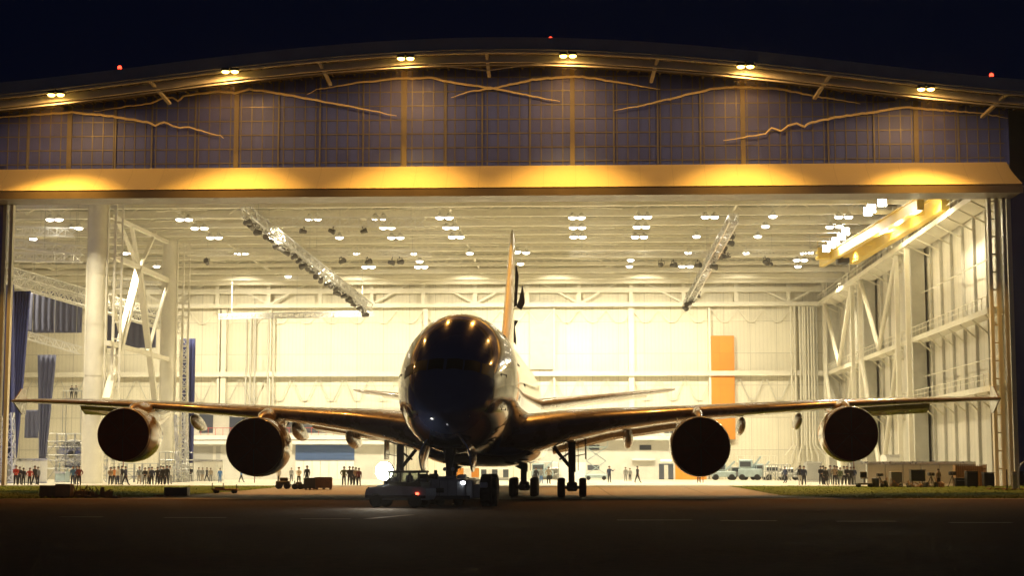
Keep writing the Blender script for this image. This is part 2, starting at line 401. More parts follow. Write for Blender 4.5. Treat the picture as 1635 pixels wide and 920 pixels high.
# ---- right wall
MB().box(UR+1.4, UR+1.8, .4, VB+1, .5, 34.9).build('side_wall', M['sidewall'], hangar)
i = 0; v = 2.5
while v < VB:
    MB().box(UR+1.08, UR+1.39, v-.13, v+.13, .5, 34).build('wall_rib', M['steel2'], hangar); v += 5.2
VC = (39.0, 71.5, 104.0)
for v in VC:
    for dv in (-3.2, 3.2): MB().box(UR-1.3, UR-.8, v+dv-.25, v+dv+.25, .5, 33).build('wall_column', M['steel'], hangar)
    MB().box(UR-.5, UR+1.05, v-2.6, v+2.6, .5, 33).build('column_casing', M['steel2'], hangar)
for (z, w, name) in ((27.2, 2.6, 'crane_ledge'), (16.4, 1.6, 'wall_walkway'), (9.2, 1.6, 'wall_walkway')):
    MB().box(UR-w+1, UR+1.05, .6, VB-.1, z, z+.55).build(name, M['steel'], hangar)
    b = MB()
    for q in range(54):
        v = 1+q*1.95; b.beam((UR-w+1.05, v, z+.56), (UR-w+1.05, v, z+1.65), .06)
    b.tube((UR-w+1.05, 1, z+1.66), (UR-w+1.05, VB-1, z+1.66), .045, n=6); b.tube((UR-w+1.05, 1, z+1.15), (UR-w+1.05, VB-1, z+1.15), .035, n=6)
    b.build('walkway_railing', M['steel'], hangar)
    for q in range(20):
        v = 2+q*5.2; MB().beam((UR-w+1.1, v, z-.02), (UR+1.0, v, z-1.3), .14).build('ledge_bracket', M['steel'], hangar)
for (v0, v1) in ((42.3, 68.2), (75, 100.5)):
    vm = (v0+v1)/2
    for (z0, z1) in ((17, 27.2), (.6, 16.4)):
        b = MB(); b.tube((UR-1.0, v0, z1), (UR-1.0, vm, z0), .3); b.build('wall_brace', M['steel'], hangar, smooth=True)
        b = MB(); b.tube((UR-1.0, v1, z1), (UR-1.0, vm, z0+.1), .3); b.build('wall_brace', M['steel'], hangar, smooth=True)
for z in (22, 12.5): MB().tube((UR+.6, 1, z), (UR+.6, 36, z), .06, n=6).build('wall_pipe', M['steel'], hangar)
# ---- back wall
MB().box(-89, UR+1.8, VB, VB+.5, .5, 35).build('back_wall', M['backwall'], hangar)
def bu(px): return at_v(px, 600, VB).x
for px, w in ((1008,.85),(680,.7),(358,.8),(350,.3),(885,.25),(1133,.35),(1270,.4),(432,.3),(1335,1.0)):
    MB().box(bu(px)-w/2, bu(px)+w/2, VB-.9, VB-.003, .5, 27.4).build('back_column', M['steel'], hangar)
zz = lambda py: at_v(900, py, VB-1).z
for py, h in ((597,.75),):
    MB().box(-88, UR+1, VB-1.3, VB-.92, zz(py)-h/2, zz(py)+h/2).build('wall_girt', M['steel'], hangar)
# deep lattice girder under the roof in front of the back wall
b = MB(); g0, g1, g2 = zz(488), zz(465), zz(447)
for z, h in ((g0,.6),(g1,.75),(g2,.5)): b.box(-88, UR+1, VB-2.4, VB-1.7, z-h/2, z+h/2)
b.build('rear_girder', M['steel'], hangar)
b = MB(); u = bu(1008)-8.1*12
for k in range(19):
    uu = u+k*8.1
    if uu > UR: break
    b.box(uu-.3, uu+.3, VB-2.3, VB-1.8, g0, g2)
    if k % 2: 
        b.beam((uu, VB-2.05, g0+.2), (uu-7, VB-2.05, g2), .3); b.beam((uu, VB-2.05, g0+.2), (uu+7, VB-2.05, g2), .3)
b.build('girder_lattice', M['steel'], hangar)
for k in range(32):
    uu = -88+k*4.1; b = MB()
    b.beam((uu, VB-.6, g0-.6), (uu+1.6, VB-.6, g0-2.6), .12); b.beam((uu+1.6, VB-.6, g0-2.6), (uu+2.5, VB-.6, g0-2.6), .12); b.beam((uu+4.1, VB-.6, g0-.6), (uu+2.5, VB-.6, g0-2.6), .12)
    b.build('knee_brace', M['steel'], hangar)
    b = MB(); zq = zz(600)
    b.beam((uu+1.6, VB-.5, zq-3.6), (uu+.2, VB-.5, zq-.5), .12); b.beam((uu+1.6, VB-.5, zq-3.6), (uu+2.5, VB-.5, zq-3.6), .12); b.beam((uu+2.5, VB-.5, zq-3.6), (uu+3.9, VB-.5, zq-.5), .12)
    b.build('knee_brace', M['steel2'], hangar)
# orange tall strip, service shaft, pipes
MB().box(bu(1133), bu(1172), VB-.85, VB-.02, zz(702), zz(537)).build('orange_panel', M['orange'], hangar)
MB().box(bu(846), bu(885), VB-.5, VB-.01, zz(590), zz(480)).build('louvre_panel', M['steel2'], hangar)
for x in (1262,1268,1276,1281,1284,1289,1294,1298): MB().tube((bu(x), VB-1.6, zz(712)), (bu(x), VB-1.6, zz(492)), .13, n=8).build('riser_pipe', M['steel'], hangar, smooth=True)
for x, x2 in ((1262,1250),(1268,1260),(1276,1272),(1284,1284),(1289,1292),(1294,1302),(1298,1312)):
    b = MB(); b.path([(bu(x), VB-1.6, zz(712)), (bu(x2), VB-1.7, zz(728)), (bu(x2), VB-1.7, zz(740))], .13, 8); b.build('riser_pipe', M['steel'], hangar, smooth=True)
for x in (395,402,409,430,438): MB().tube((bu(x), VB-1.3, .6), (bu(x), VB-1.3, zz(500)), .14, n=8).build('riser_pipe', M['steel2'], hangar, smooth=True)
for x in (1303, 1300, 1318): MB().tube((bu(x), VB-1.4, zz(700)), (bu(x), VB-1.4, zz(490)), .1, n=6).build('riser_pipe', M['steel2'], hangar)
# ---- roof inside: deck, trusses, long beams
MB().box(-89, UR+1.8, .4, VB+.5, 34.9, 35.2).build('roof_deck', M['deck'], hangar)
b = MB()
for k in range(38): v = 2+k*2.8; b.box(-88, UR+1, v-.13, v+.13, 34.45, 34.89)
b.build('purlins', M['steel2'], hangar)
tv = [4, 12, 20, 28, 35.5, 43, 50.5, 58, 66, 74, 82, 90, 97]
for k, v in enumerate(tv):
    b = MB(); zc = 31.3
    b.box(-88, UR+1, v-.22, v+.22, zc-.22, zc+.22); b.box(-88, UR+1, v-.18, v+.18, 33.9, 34.3)
    n = 16; du = (UR+88)/n
    for i in range(n):
        u0 = -88+i*du
        b.beam((u0, v, zc), (u0+du/2, v, 34), .16); b.beam((u0+du/2, v, 34), (u0+du, v, zc), .16)
    b.build('roof_truss', M['steel'], hangar)
    for zq_, vq_ in ((32.6, 2.3), (33.4, 4.6)): MB().box(-88, UR+1, v+vq_-.09, v+vq_+.09, zq_, zq_+.2).build('roof_tie', M['steel'], hangar)
    rr = random.Random(k)
    for q in range(7):
        u0 = -70+q*13.5+rr.uniform(-2, 2); sg = rr.choice((-1, 1)); L = rr.uniform(8, 14)
        MB().tube((u0, v+1.5, 31.0), (u0+sg*L, v+6.5, 32.2), .09, n=6).build('roof_brace', M['steel'], hangar)
for u in (-72, -40, -8.5, 24):
    b = MB(); b.box(u-.12, u+.12, 1, VB-2.5, 31.55, 31.8); b.build('long_beam', M['steel'], hangar)
for k, z in enumerate((29.3,)):
    for v in (84, 92, 98): MB().box(-88, UR+1, v-.3, v+.3, z+.9, z+1.5).build('service_beam', M['steel'], hangar)
b = MB()
for q in range(40): b.beam((-86+q*3.3, 92, 30.9), (-86+q*3.3, 92, 33.9), .1)
b.build('beam_hangers', M['steel'], hangar)
# ---- left columns and the braced frame between them
LC = [(at_v(151, 600, 22).x, 22), (at_v(271, 600, 58).x, 58)]
uL = -42.5
cA = at_v(151, 600, 22); cB = at_v(268, 600, 56)
for c, w in ((cA, 1.25), (cB, 1.1)):
    b = MB(); b.tube((c.x, c.y, .5), (c.x, c.y, 31.2), w*.82, n=28)
    for z in (6.5, 12, 17.5, 23): b.tube((c.x, c.y, z), (c.x, c.y, z+.14), w*.82+.04, n=28)
    for q in (-1, 1): b.box(c.x+q*w*.86-.07*w, c.x+q*w*.86+.07*w, c.y-.25, c.y+.25, .5, 31.2)
    b.build('hall_column', M['steel'], hangar, smooth=True)
    b = MB(); b.box(c.x+w+.5, c.x+w+.75, c.y-.1, c.y+.15, .5, 31); b.box(c.x+w+1.3, c.x+w+1.5, c.y-.1, c.y+.15, .5, 31)
    for q in range(17): b.box(c.x+w+.5, c.x+w+1.5, c.y-.05, c.y+.05, 1.5+q*1.8, 1.65+q*1.8)
    b.build('column_ladder', M['steel'], hangar)
xa, xb = cA.x+2.7, cB.x-1.2
def fr(px, py):     # point on the frame between the two columns
    t = (px-178)/(268-178.); v = 22.6+(55.5-22.6)*((1/(1-t*.16))-1)/((1/(1-.16))-1)
    q = at_v(px, py, v); return (q.x, v, q.z)
for (p, q, r) in (((178,345),(270,388),.32),((178,408),(268,448),.42),((172,548),(268,574),.4),((190,355),(222,430),.28),((210,360),(222,430),.3),
                  ((248,372),(222,430),.28),((222,430),(170,640),.62),((222,430),(250,660),.5),((176,470),(196,545),.25),((267,455),(236,562),.28),((222,430),(190,548),.35)):
    MB().beam(fr(*p), fr(*q), r*1.3).build('frame_brace', M['steel'], hangar)
MB().box(-89, -88.5, .4, VB, .5, 35).build('left_wall', M['sidewall'], hangar)

# ================================================================== OFFICES against the back wall
off = empty('office_block', Hw(bu(460), VB-8, .5), -YAW_H, 'grey two storey office block with dark windows against the back wall left', 'office block')
def offp(px, py, v=VB-8): q = at_v(px, py, v); return q.x-bu(460), q.z-.5
x0, z1 = offp(300, 652); x1, _ = offp(640, 652); _, zw = offp(400, 698); _, zs = offp(400, 709)
MB().box(x0, x1, .0, 7.0, 0, z1).build('wall', M['office'], off)
MB().box(x0-.2, x1+.2, -.9, -.01, zw-.45, zw+.2).build('ledge', M['white'], off)
MB().box(x0-.2, x1+.2, -.9, -.01, zs-.1, zs+.45).build('ledge', M['white'], off)
for (a, c) in ((318,340),(366,395),(405,450),(456,474),(478,560),(568,610)):
    u0, _ = offp(a, 690); u1, _ = offp(c, 690); MB().box(u0, u1, -.04, .05, zw+.6, z1-.5).build('window', M['glass_dark'], off)
b = MB()
for q in range(30): b.beam((x0+q*(x1-x0)/29, -.8, zw+.2), (x0+q*(x1-x0)/29, -.8, zw+1.3), .06)
b.tube((x0, -.8, zw+1.32), (x1, -.8, zw+1.32), .05, n=6); b.build('railing', M['red'], off)
u0, _ = offp(472, 720); u1, zt = offp(566, 711); _, zb = offp(500, 735)
b = MB(); b.box(u0, u1, -.12, -.02, zb, zt)
for q in range(10): z = zb+(zt-zb)*q/10; b.box(u0, u1, -.17, -.12, z, z+.08)
b.build('roller_shutter', M['blue_shutter'], off)
for q in range(7):
    a = u0+(u1-u0)*q/7; MB().box(a+.04, a+(u1-u0)/7-.04, -.1, -.01, .05, zb-.15).build('door_leaf', M['white'], off)
for (a, c) in ((300, 340), (345, 352)):
    q0, _ = offp(a, 720); q1, _ = offp(c, 720); MB().box(q0, q1, -.08, -.01, zb, zt-.2).build('louvre', M['grey_board'], off)
off2 = empty('office_block', Hw(bu(1000), VB-8, .5), -YAW_H, 'pale office block with stair and exit door against the back wall, right of the aircraft', 'office block')
def o2(px, py): q = at_v(px, py, VB-8); return q.x-bu(1000), q.z-.5
x0, z1 = o2(856, 700); x1, _ = o2(1130, 700); _, z2 = o2(1000, 655)
MB().box(x0, x1, 0, 7, 0, z1).build('wall', M['office'], off2)
MB().box(x0, x1, 3, 7, z1, z2).build('upper_wall', M['office'], off2)
MB().box(x0-.3, x1+.3, -1.0, -.01, z1-.3, z1+.25).build('ledge', M['white'], off2)
for (a, c, p, q) in ((940,957,711,719),(938,957,743,751),(1021,1040,711,719)):
    s0, t1 = o2(a, p); s1, t0 = o2(c, q); MB().box(s0, s1, -.05, .04, t0, t1).build('window', M['glass_dark'], off2)
for (a, c) in ((1014,1022),(1062,1088),(1092,1112)):
    s0, _ = o2(a, 670); s1, _ = o2(c, 670); MB().box(s0, s1, 2.95, 3.05, z1+.8, z2-.5).build('window', M['glass_dark'], off2)
s0, t1 = o2(1052, 741); s1, _ = o2(1075, 741); b = MB().box(s0, s1, -.05, .04, .02, t1); d = b.build('door', M['glass_dark'], off2)
MB().box((s0+s1)/2-.3, (s0+s1)/2+.3, -.09, -.05, .05, t1-.2).build('door_leaf', M['steel2'], d)
MB().box(s0+.3, s1-.3, -.1, -.02, t1+.35, t1+.62).build('exit_light', M['e_exit'], off2)
b = MB(); p0 = o2(1030, 690); p1 = o2(1068, 706)
for dy in (-1.0, -.2):
    b.beam((p0[0], dy, p0[1]+1.5), (p1[0], dy, p1[1]+.3), .12, .35)
    b.beam((p0[0], dy, p0[1]+2.7), (p1[0], dy, p1[1]+1.5), .08)
b.build('stair', M['white'], off2)
b = MB()
for q in range(28): b.beam((x0+q*(x1-x0)/27, -.9, z1+.25), (x0+q*(x1-x0)/27, -.9, z1+1.3), .06)
b.tube((x0, -.9, z1+1.32), (x1, -.9, z1+1.32), .05, n=6); b.build('railing', M['white'], off2)
s0, t1 = o2(1009, 733); s1, _ = o2(1046, 733)
MB().box(s0, s1, -.5, -.02, t1-.25, t1).build('door_track', M['white'], off2)
s0, _ = o2(880, 741); s1, _ = o2(935, 741); MB().box(s0, s1, -.06, -.01, .02, 2.6).build('door_leaf', M['white'], off2)
s0, _ = o2(1078, 741); s1, _ = o2(1128, 741); MB().box(s0, s1, -.06, -.01, .02, 3.4).build('orange_door', M['orange'], off2)
# ================================================================== AIRCRAFT
def paint(name, col, rough=.16, coat=1.0, metal=0):
    m = mat(name, col, rough, metal, coat, noise=.10, nscale=.5); nt = m.node_tree; b = nt.nodes['Principled BSDF']
    n = nt.nodes.new('ShaderNodeTexNoise'); n.inputs['Scale'].default_value = .9; n.inputs['Detail'].default_value = 2
    tc = nt.nodes.new('ShaderNodeTexCoord'); nt.links.new(tc.outputs['Object'], n.inputs['Vector'])
    bp = nt.nodes.new('ShaderNodeBump'); bp.inputs['Strength'].default_value = .2; bp.inputs['Distance'].default_value = .02
    nt.links.new(n.outputs['Fac'], bp.inputs['Height']); nt.links.new(bp.outputs['Normal'], b.inputs['Normal']); nt.links.new(bp.outputs['Normal'], b.inputs['Coat Normal'])
    return m
M['hull'] = paint('hull_paint', (.085,.12,.25), .16)
M['wingp'] = paint('wing_paint', (.20,.17,.14), .28, .6)
M['finp'] = paint('fin_paint', (.74,.68,.56), .3)
M['nac'] = paint('nacelle_paint', (.50,.36,.16), .2)
M['cover'] = mat('inlet_cover_cloth', (.11,.016,.011), .9, noise=.3, nscale=2, bump=.3, spec=.1)
M['gear'] = mat('gear_metal', (.12,.12,.12), .4, metal=.3, noise=.2, nscale=4)
M['cock'] = mat('cockpit_glass', (.002,.002,.002), .35, spec=.15)
Dn = 87.5
PO = Vector((-3.75, Dn, 0))
ac = empty('aircraft', PO, -YAW_P, 'huge dark glossy four engined double deck airliner seen nose on before the hangar', 'aircraft')
def sect(s):
    """half width, top, bottom of the fuselage at distance s behind the nose"""
    k = min(1, s/15.0); hw = 3.57*(1-(1-k)**2.3)**.60
    kt = min(1, s/14.0); zt = 4.95 + 6.4*(1-(1-kt)**1.9)**.80
    kb = min(1, s/9.0); zb = 4.95 - 2.05*(1-(1-kb)**2.0)**.58
    if s > 48:
        q = min(1, (s-48)/24.7); hw = 3.57*(1-q**1.7)*.98+.03; zb = 2.9 + 6.6*q**1.15; zt = 11.35 - 1.2*q**2
    return hw, zt, zb
NR = 72
def ring(s):
    hw, zt, zb = sect(s); zc = zb+(zt-zb)*.48; out = []
    for k in range(NR):
        a = 2*pi*k/NR; c, q = sin(a), cos(a)
        out.append((hw*c*(1+.0*abs(q)), s, zc + ((zt-zc) if q > 0 else (zc-zb))*q))
    return out
ss = [0, .03, .1, .22, .4, .65, .95, 1.3, 1.7, 2.2, 2.8, 3.5, 4.3, 5.2, 6.2, 7.3, 8.5, 9.8, 11.2, 12.8, 14.5, 17, 20, 25, 30, 36, 42, 48] + [48+i*1.6 for i in range(1, 15)] + [72.4]
b = MB(); b.loft([ring(s) for s in ss]); b.build('fuselage', M['hull'], ac, smooth=True)
def surf(s, ang, off=0.0):
    hw, zt, zb = sect(s); zc = zb+(zt-zb)*.48; c, q = sin(ang), cos(ang)
    return Vector(((hw+off)*c, s, zc+((zt-zc+off) if q > 0 else (zc-zb+off))*q))
def patch(pts_s_a, off=.02, thick=.05):
    """curved panel on the hull: corners (s, angle), 4 corners"""
    (s0,a0),(s1,a1),(s2,a2),(s3,a3) = pts_s_a; n = 5; b = MB(); vs = []
    for i in range(n+1):
        for j in range(n+1):
            u, w = i/n, j/n
            s = (1-u)*(1-w)*s0+u*(1-w)*s1+u*w*s2+(1-u)*w*s3; a = (1-u)*(1-w)*a0+u*(1-w)*a1+u*w*a2+(1-u)*w*a3
            vs.append(surf(s, a, off))
    fs = [(i*(n+1)+j, (i+1)*(n+1)+j, (i+1)*(n+1)+j+1, i*(n+1)+j+1) for i in range(n) for j in range(n)]
    return b.add(vs, fs)
# windscreen: solve (s, angle) from lateral x and height z on the nose
def on_nose(x, z):
    s = .3
    for it in range(400):
        hw, zt, zb = sect(s); zc = zb+(zt-zb)*.48; h = (zt-zc) if z > zc else (zc-zb)
        if (x/hw)**2 + ((z-zc)/h)**2 <= 1: break
        s += .02
    return s, atan2(x/hw, (z-zc)/h)
for sg in (-1, 1):
    for (xa, xb, zb0, zb1, zt0, zt1) in ((.08,.92,7.30,7.28,7.92,7.90),(1.00,1.78,7.27,7.18,7.89,7.80),(1.86,2.45,7.15,6.92,7.77,7.62)):
        P4 = [on_nose(sg*xa, zb0), on_nose(sg*xb, zb1), on_nose(sg*xb, zt1), on_nose(sg*xa, zt0)]
        patch(P4, .018).build('cockpit_window', M['cock'], ac, smooth=True)
    # cabin doors as slightly raised outlines, pitot probes
    for (s0, z0, z1) in ((6.4, 5.3, 7.3), (17.5, 5.3, 7.3), (13.0, 8.2, 10.0)):
        b = MB(); P = [on_nose(0,0)]; 
        def side(s, z):
            hw, zt, zb = sect(s); zc = zb+(zt-zb)*.48; h = (zt-zc) if z > zc else (zc-zb); q = max(-1, min(1, (z-zc)/h)); return surf(s, sg*math.acos(q), .012)
        loop = [side(s0, z0), side(s0+1.1, z0), side(s0+1.1, z1), side(s0, z1), side(s0, z0)]
        for i in range(4):
            for k in range(4): b.beam(loop[i].lerp(loop[i+1], k/4), loop[i].lerp(loop[i+1], (k+1)/4), .05, .03)
        b.build('cabin_door', M['cock'], ac)
    MB().tube(surf(1.6, sg*1.9, 0), surf(1.3, sg*1.9, .22), .03).build('probe', M['galv'], ac)
# belly fairing
b = MB(); rings = []
for s, w, zt_, zb_ in ((20.5,.6,4.0,3.2),(22,2.6,4.6,2.75),(24,3.6,5.0,2.45),(27,4.1,5.4,2.25),(32,4.3,5.6,2.15),(40,4.3,5.6,2.15),(46,3.9,5.2,2.35),(50,2.8,4.6,2.9),(53,.8,4.2,3.6)):
    zc = (zt_+zb_)/2; r = []
    for k in range(40):
        a = 2*pi*k/40; c, q = sin(a), cos(a)
        r.append((w*math.copysign(abs(c)**.72, c), s, zc+(zt_-zb_)/2*math.copysign(abs(q)**.8, q)))
    rings.append(r)
b.loft(rings); b.build('belly_fairing', M['hull'], ac, smooth=True)
# wings
WT = [0, 3.4, 6, 9, 12, 14.9, 20, 25.7, 32, 37, 39.9]
WL = [19.5, 21.3, 23.8, 26.1, 28.5, 30.6, 34.0, 37.8, 42.0, 45.4, 47.6]
WC = [21.5, 20.2, 17.8, 15.4, 13.4, 12.0, 10.4, 8.8, 6.9, 5.3, 3.9]
WZ = [4.05, 4.25, 4.85, 5.30, 5.62, 5.90, 6.30, 6.75, 7.15, 7.42, 7.55]
WK = [.150, .148, .135, .12, .108, .10, .097, .094, .09, .085, .08]
WI = [1.1, 1.0, .85, .6, .45, .3, .2, .1, .05, 0, 0]
def itp(t, xs, ys):
    t = abs(t)
    for i in range(len(xs)-1):
        if t <= xs[i+1]: q = (t-xs[i])/(xs[i+1]-xs[i]); return ys[i]+(ys[i+1]-ys[i])*q
    return ys[-1]
foil = []
N = 14
for i in range(N+1):   # upper surface TE -> LE
    x = .5*(1+cos(pi*i/N)); foil.append((x, 1))
for i in range(1, N): x = .5*(1-cos(pi*i/N)); foil.append((x, -1))
def yt(x): return 5*(.2969*sqrt(x)-.126*x-.3516*x*x+.2843*x**3-.1036*x**4)
def wing_ring(t, sg):
    sl, c, z, k, inc = [itp(t, WT, a) for a in (WL, WC, WZ, WK, WI)]
    return [(sg*t, sl+x*c, z - inc*x + k*c*yt(x)*(1 if up > 0 else -.85)*1.0 + .02*c*sin(pi*x)) for x, up in foil]
def wing_pt(t, x, sg): 
    sl, c, z, k, inc = [itp(t, WT, a) for a in (WL, WC, WZ, WK, WI)]
    return Vector((sg*t, sl+x*c, z-inc*x))
GRP = None
for sg in (-1, 1):
    b = MB(); ts = sorted(set(WT+[1.5, 4.6, 7.5, 10.5, 17.5, 23, 29]))
    b.loft([wing_ring(t, sg) for t in ts]); w = b.build('wing', M['wingp'], ac, smooth=True)
    # tip fence
    b = MB(); tp = wing_pt(39.9, 0, sg); b.prism([(tp.y+.6, tp.z), (tp.y+2.6, tp.z+1.15), (tp.y+3.6, tp.z+1.15), (tp.y+3.9, tp.z), (tp.y+3.6, tp.z-1.0), (tp.y+2.8, tp.z-1.0)], sg*39.88, sg*39.98); b.build('tip_fence', M['wingp'], w)
    # drooped outboard aileron
    b = MB(); r = []
    for t in (27.6, 29.5, 31.5, 34.6):
        p = wing_pt(t, .88, sg); c = 1.9 if t < 34 else 1.5
        r.append([(p.x, p.y, p.z-.02), (p.x, p.y+.5, p.z+.05), (p.x, p.y+c, p.z-.62), (p.x, p.y+c-.1, p.z-.72), (p.x, p.y+.3, p.z-.36)])
    b.loft(r); b.build('aileron', M['wingp'], w)
    # inner flap panel slightly dropped
    b = MB(); r = []
    for t in (4.6, 9, 14.0):
        p = wing_pt(t, .93, sg); r.append([(p.x, p.y, p.z-.05), (p.x, p.y+1.0, p.z), (p.x, p.y+2.6, p.z-.45), (p.x, p.y+2.5, p.z-.52), (p.x, p.y+.6, p.z-.35)])
    b.loft(r); b.build('flap', M['wingp'], w)
    for t, L, rr in ((10.3, 7.6, .62), (14.7, 7.0, .58), (18.9, 6.2, .54), (23.4, 5.4, .50)):
        p = wing_pt(t, .60, sg); b = MB(); r = []
        for q in range(12):
            k = q/11; rad = rr*max(.03, sin(pi*k**.75))**.7; zc = p.z - .55 - .55*k*1.2
            r.append([(p.x+rad*.62*cos(2*pi*j/18), p.y-.6+L*k, zc+rad*1.15*sin(2*pi*j/18)) for j in range(18)])
        b.loft(r); b.build('flap_track_fairing', M['wingp'], w, smooth=True)
    # engines
    for t, s0, zc, R in ((14.9, 24.5, 3.52, 1.98), (25.7, 31.0, 4.47, 1.93)):
        X = sg*t; b = MB()
        prof = [(s0+.35, R*.90), (s0+.10, R*.93), (s0, R*.965), (s0+.15, R*.99), (s0+.7, R*1.01), (s0+1.8, R*1.03), (s0+3.2, R*1.0), (s0+4.4, R*.90), (s0+5.1, R*.80), (s0+5.05, R*.74), (s0+4.2, R*.7)]
        b.lathe(prof, (X, 0, zc), 'y', 48); e = b.build('engine_nacelle', M['nac'], ac, smooth=True)
        b = MB(); b.lathe([(s0+.06, .1), (s0-.03, R*.3), (s0-.05, R*.6), (s0-.02, R*.9), (s0-.01, R*.955), (s0+.12, R*.985), (s0+.3, R*1.0), (s0+.32, R*.99)], (X, 0, zc), 'y', 48)
        c = b.build('inlet_cover', M['cover'], e, smooth=True)
        b = MB()
        for q in range(8):
            a = 2*pi*q/8; b.beam((X+R*.1*cos(a), s0-.06, zc+R*.1*sin(a)), (X+R*.94*cos(a), s0-.055, zc+R*.94*sin(a)), .05, .02)
        b.build('cover_seam', M['black'], c)
        MB().beam((X+.1, s0-.1, zc-R*.95), (X+.1, s0-.1, zc-R*1.22), .05).build('cover_ribbon', M['red'], c)
        b = MB(); b.lathe([(s0+4.2, R*.62), (s0+5.2, R*.56), (s0+6.3, R*.40), (s0+6.35, R*.3), (s0+7.1, R*.1)], (X, 0, zc), 'y', 32); b.build('core_nozzle', M['galv'], e, smooth=True)
        # pylon: thin fairing from nacelle crown up to the wing
        p0 = wing_pt(t, .02, sg); b = MB(); r = []
        for (s, zt_, zb_, w_) in ((s0+1.5, zc+R*1.02, zc+R*.9, .12), (s0+2.6, zc+R*1.22, zc+R*.85, .28), (s0+4.4, zc+R*1.38 if t < 20 else zc+R*1.3, zc+R*.6, .36), (p0.y, p0.z+.12, zc+R*.35, .38), (p0.y+2.5, p0.z+.0, zc+R*.5, .36), (p0.y+5.5, p0.z-.2, p0.z-.6, .15)):
            r.append([(X+w_*a, s, zb_+(zt_-zb_)*h) for a, h in ((-.6,0),(-1,.3),(-1,.8),(-.4,1),(.4,1),(1,.8),(1,.3),(.6,0))])
        b.loft(r); b.build('pylon', M['nac'], e, smooth=True)
        # strake
        b = MB(); b.prism([(s0+1.2, zc+R*.75), (s0+3.2, zc+R*.72), (s0+3.2, zc+R*1.0)], X-sg*R*.72-.03, X-sg*R*.72+.03); b.build('strake', M['nac'], e)
    # tailplane
    b = MB(); r = []
    for t, sl, c, z, k in ((.5, 56.5, 12.4, 7.45, .10), (2.0, 58.2, 11.2, 7.60, .10), (8, 63.4, 7.6, 8.45, .09), (14.4, 69.0, 4.2, 9.35, .08), (15.2, 70.6, 2.6, 9.5, .06)):
        r.append([(sg*t, sl+x*c, z + k*c*yt(x)*(1 if up > 0 else -1)) for x, up in foil])
    b.loft(r); h = b.build('tailplane', M['wingp'], ac, smooth=True)
    b = MB(); r = []
    for t, sl, c, z in ((3.0, 69.4, 2.6, 7.72), (12.6, 71.7, 1.7, 9.08)): r.append([(sg*t, sl, z+.1), (sg*t, sl+.4, z+.12), (sg*t, sl+c, z-.55), (sg*t, sl+c-.1, z-.62), (sg*t, sl, z-.15)])
    r = [[(x, y, z+(.35 if z < 9.0 and k_ > 1 and k_ < 4 else 0)) for k_, (x, y, z) in enumerate(q)] for q in r]; b.loft(r); b.build('elevator', M['finp'], h)
# fin
b = MB(); r = []
for z, sl, c, k in ((9.8, 50.5, 17.5, .075), (11.6, 54.2, 14.2, .10), (15, 58.3, 12.0, .105), (20, 63.4, 8.9, .105), (23.9, 67.4, 6.4, .10), (24.4, 68.6, 5.0, .06)):
    r.append([((k*.68*c*yt(x)*(1 if up > 0 else -1)), sl+x*c, z) for x, up in foil])
b.loft(r); b.build('tail_fin', M['finp'], ac, smooth=True)
# landing gear
def wheel(x, y, z, R, w, parent, name='wheel'):
    b = MB(); b.lathe([(-w/2, R*.55), (-w/2, R*.86), (-w/2+.06, R*.96), (-w*.2, R), (w*.2, R), (w/2-.06, R*.96), (w/2, R*.86), (w/2, R*.55)], (x, y, z), 'x', 32)
    o = b.build(name, M['rubber'], parent, smooth=True)
    b = MB(); b.lathe([(-w/2+.07, R*.15), (-w/2+.02, R*.5), (-w/2-.005, R*.56), (w/2+.005, R*.56), (w/2-.02, R*.5), (w/2-.07, R*.15)], (x, y, z), 'x', 20); b.build('rim', M['gear'], o, smooth=True)
    return o
def groundz(t, s): return gz(PO.y + s*cos(YAW_P) - t*sin(YAW_P))
def main_gear(t, s, zt_, axles, nm):
    g = empty(nm, (0,0,0)); g.parent = ac; R = .70; z0 = groundz(t, s)+R
    b = MB(); b.tube((t, s, zt_), (t, s, z0+1.1), .27, .27, 16); b.tube((t, s, z0+1.12), (t, s, z0), .19, .19, 16); b.cbox(t-.38, t+.38, s-.3, s+.3, z0-.28, z0+.4, .1)
    b.build('strut', M['gear'], g, smooth=True)
    sg = -1 if t > 0 else 1
    b = MB(); b.tube((t, s, z0+1.3), (t+sg*1.9, s-.3, zt_-.3), .13); b.tube((t+sg*.9, s-.2, z0+2.0), (t, s, z0+2.6), .07); b.build('drag_brace', M['gear'], g, smooth=True)
    b = MB(); b.tube((t-.2, s-.35, z0), (t-.2, s-.5, z0+1.0), .05); b.tube((t-.2, s-.5, z0+1.0), (t-.2, s-.2, z0+1.6), .05); b.beam((t+.45, s, z0+1.2), (t+.45, s, zt_-.2), .05); b.beam((t-.45, s, z0+1.6), (t-.45, s, zt_-.4), .04); b.build('torque_link', M['gear'], g)
    n = axles; half = (n-1)*.85
    MB().cbox(t-.16, t+.16, s-half-.2, s+half+.2, z0-.17, z0+.17, .05).build('bogie_beam', M['gear'], g)
    for i in range(n):
        y = s-half+i*1.7; zi = groundz(t, y)+R
        MB().tube((t-.9, y, zi), (t+.9, y, zi), .10).build('axle', M['gear'], g)
        for q in (-.77, .77): wheel(t+q, y, zi, R, .50, g)
    if nm == 'wing_gear':
        b = MB(); b.cbox(t-sg*1.0-.05, t-sg*1.0+.05, s-1.0, s+1.2, z0+2.0, zt_+.2, .03); b.beam((t, s, z0+2.2), (t-sg*1.0, s, z0+2.4), .07); b.beam((t, s, z0+3.0), (t-sg*1.0, s, z0+3.4), .07)
        b.build('gear_door', M['wingp'], g)
    return g
for sg in (-1, 1):
    main_gear(sg*6.2, 34.0, 4.6, 2, 'wing_gear'); main_gear(sg*2.6, 37.5, 3.2, 3, 'body_gear')
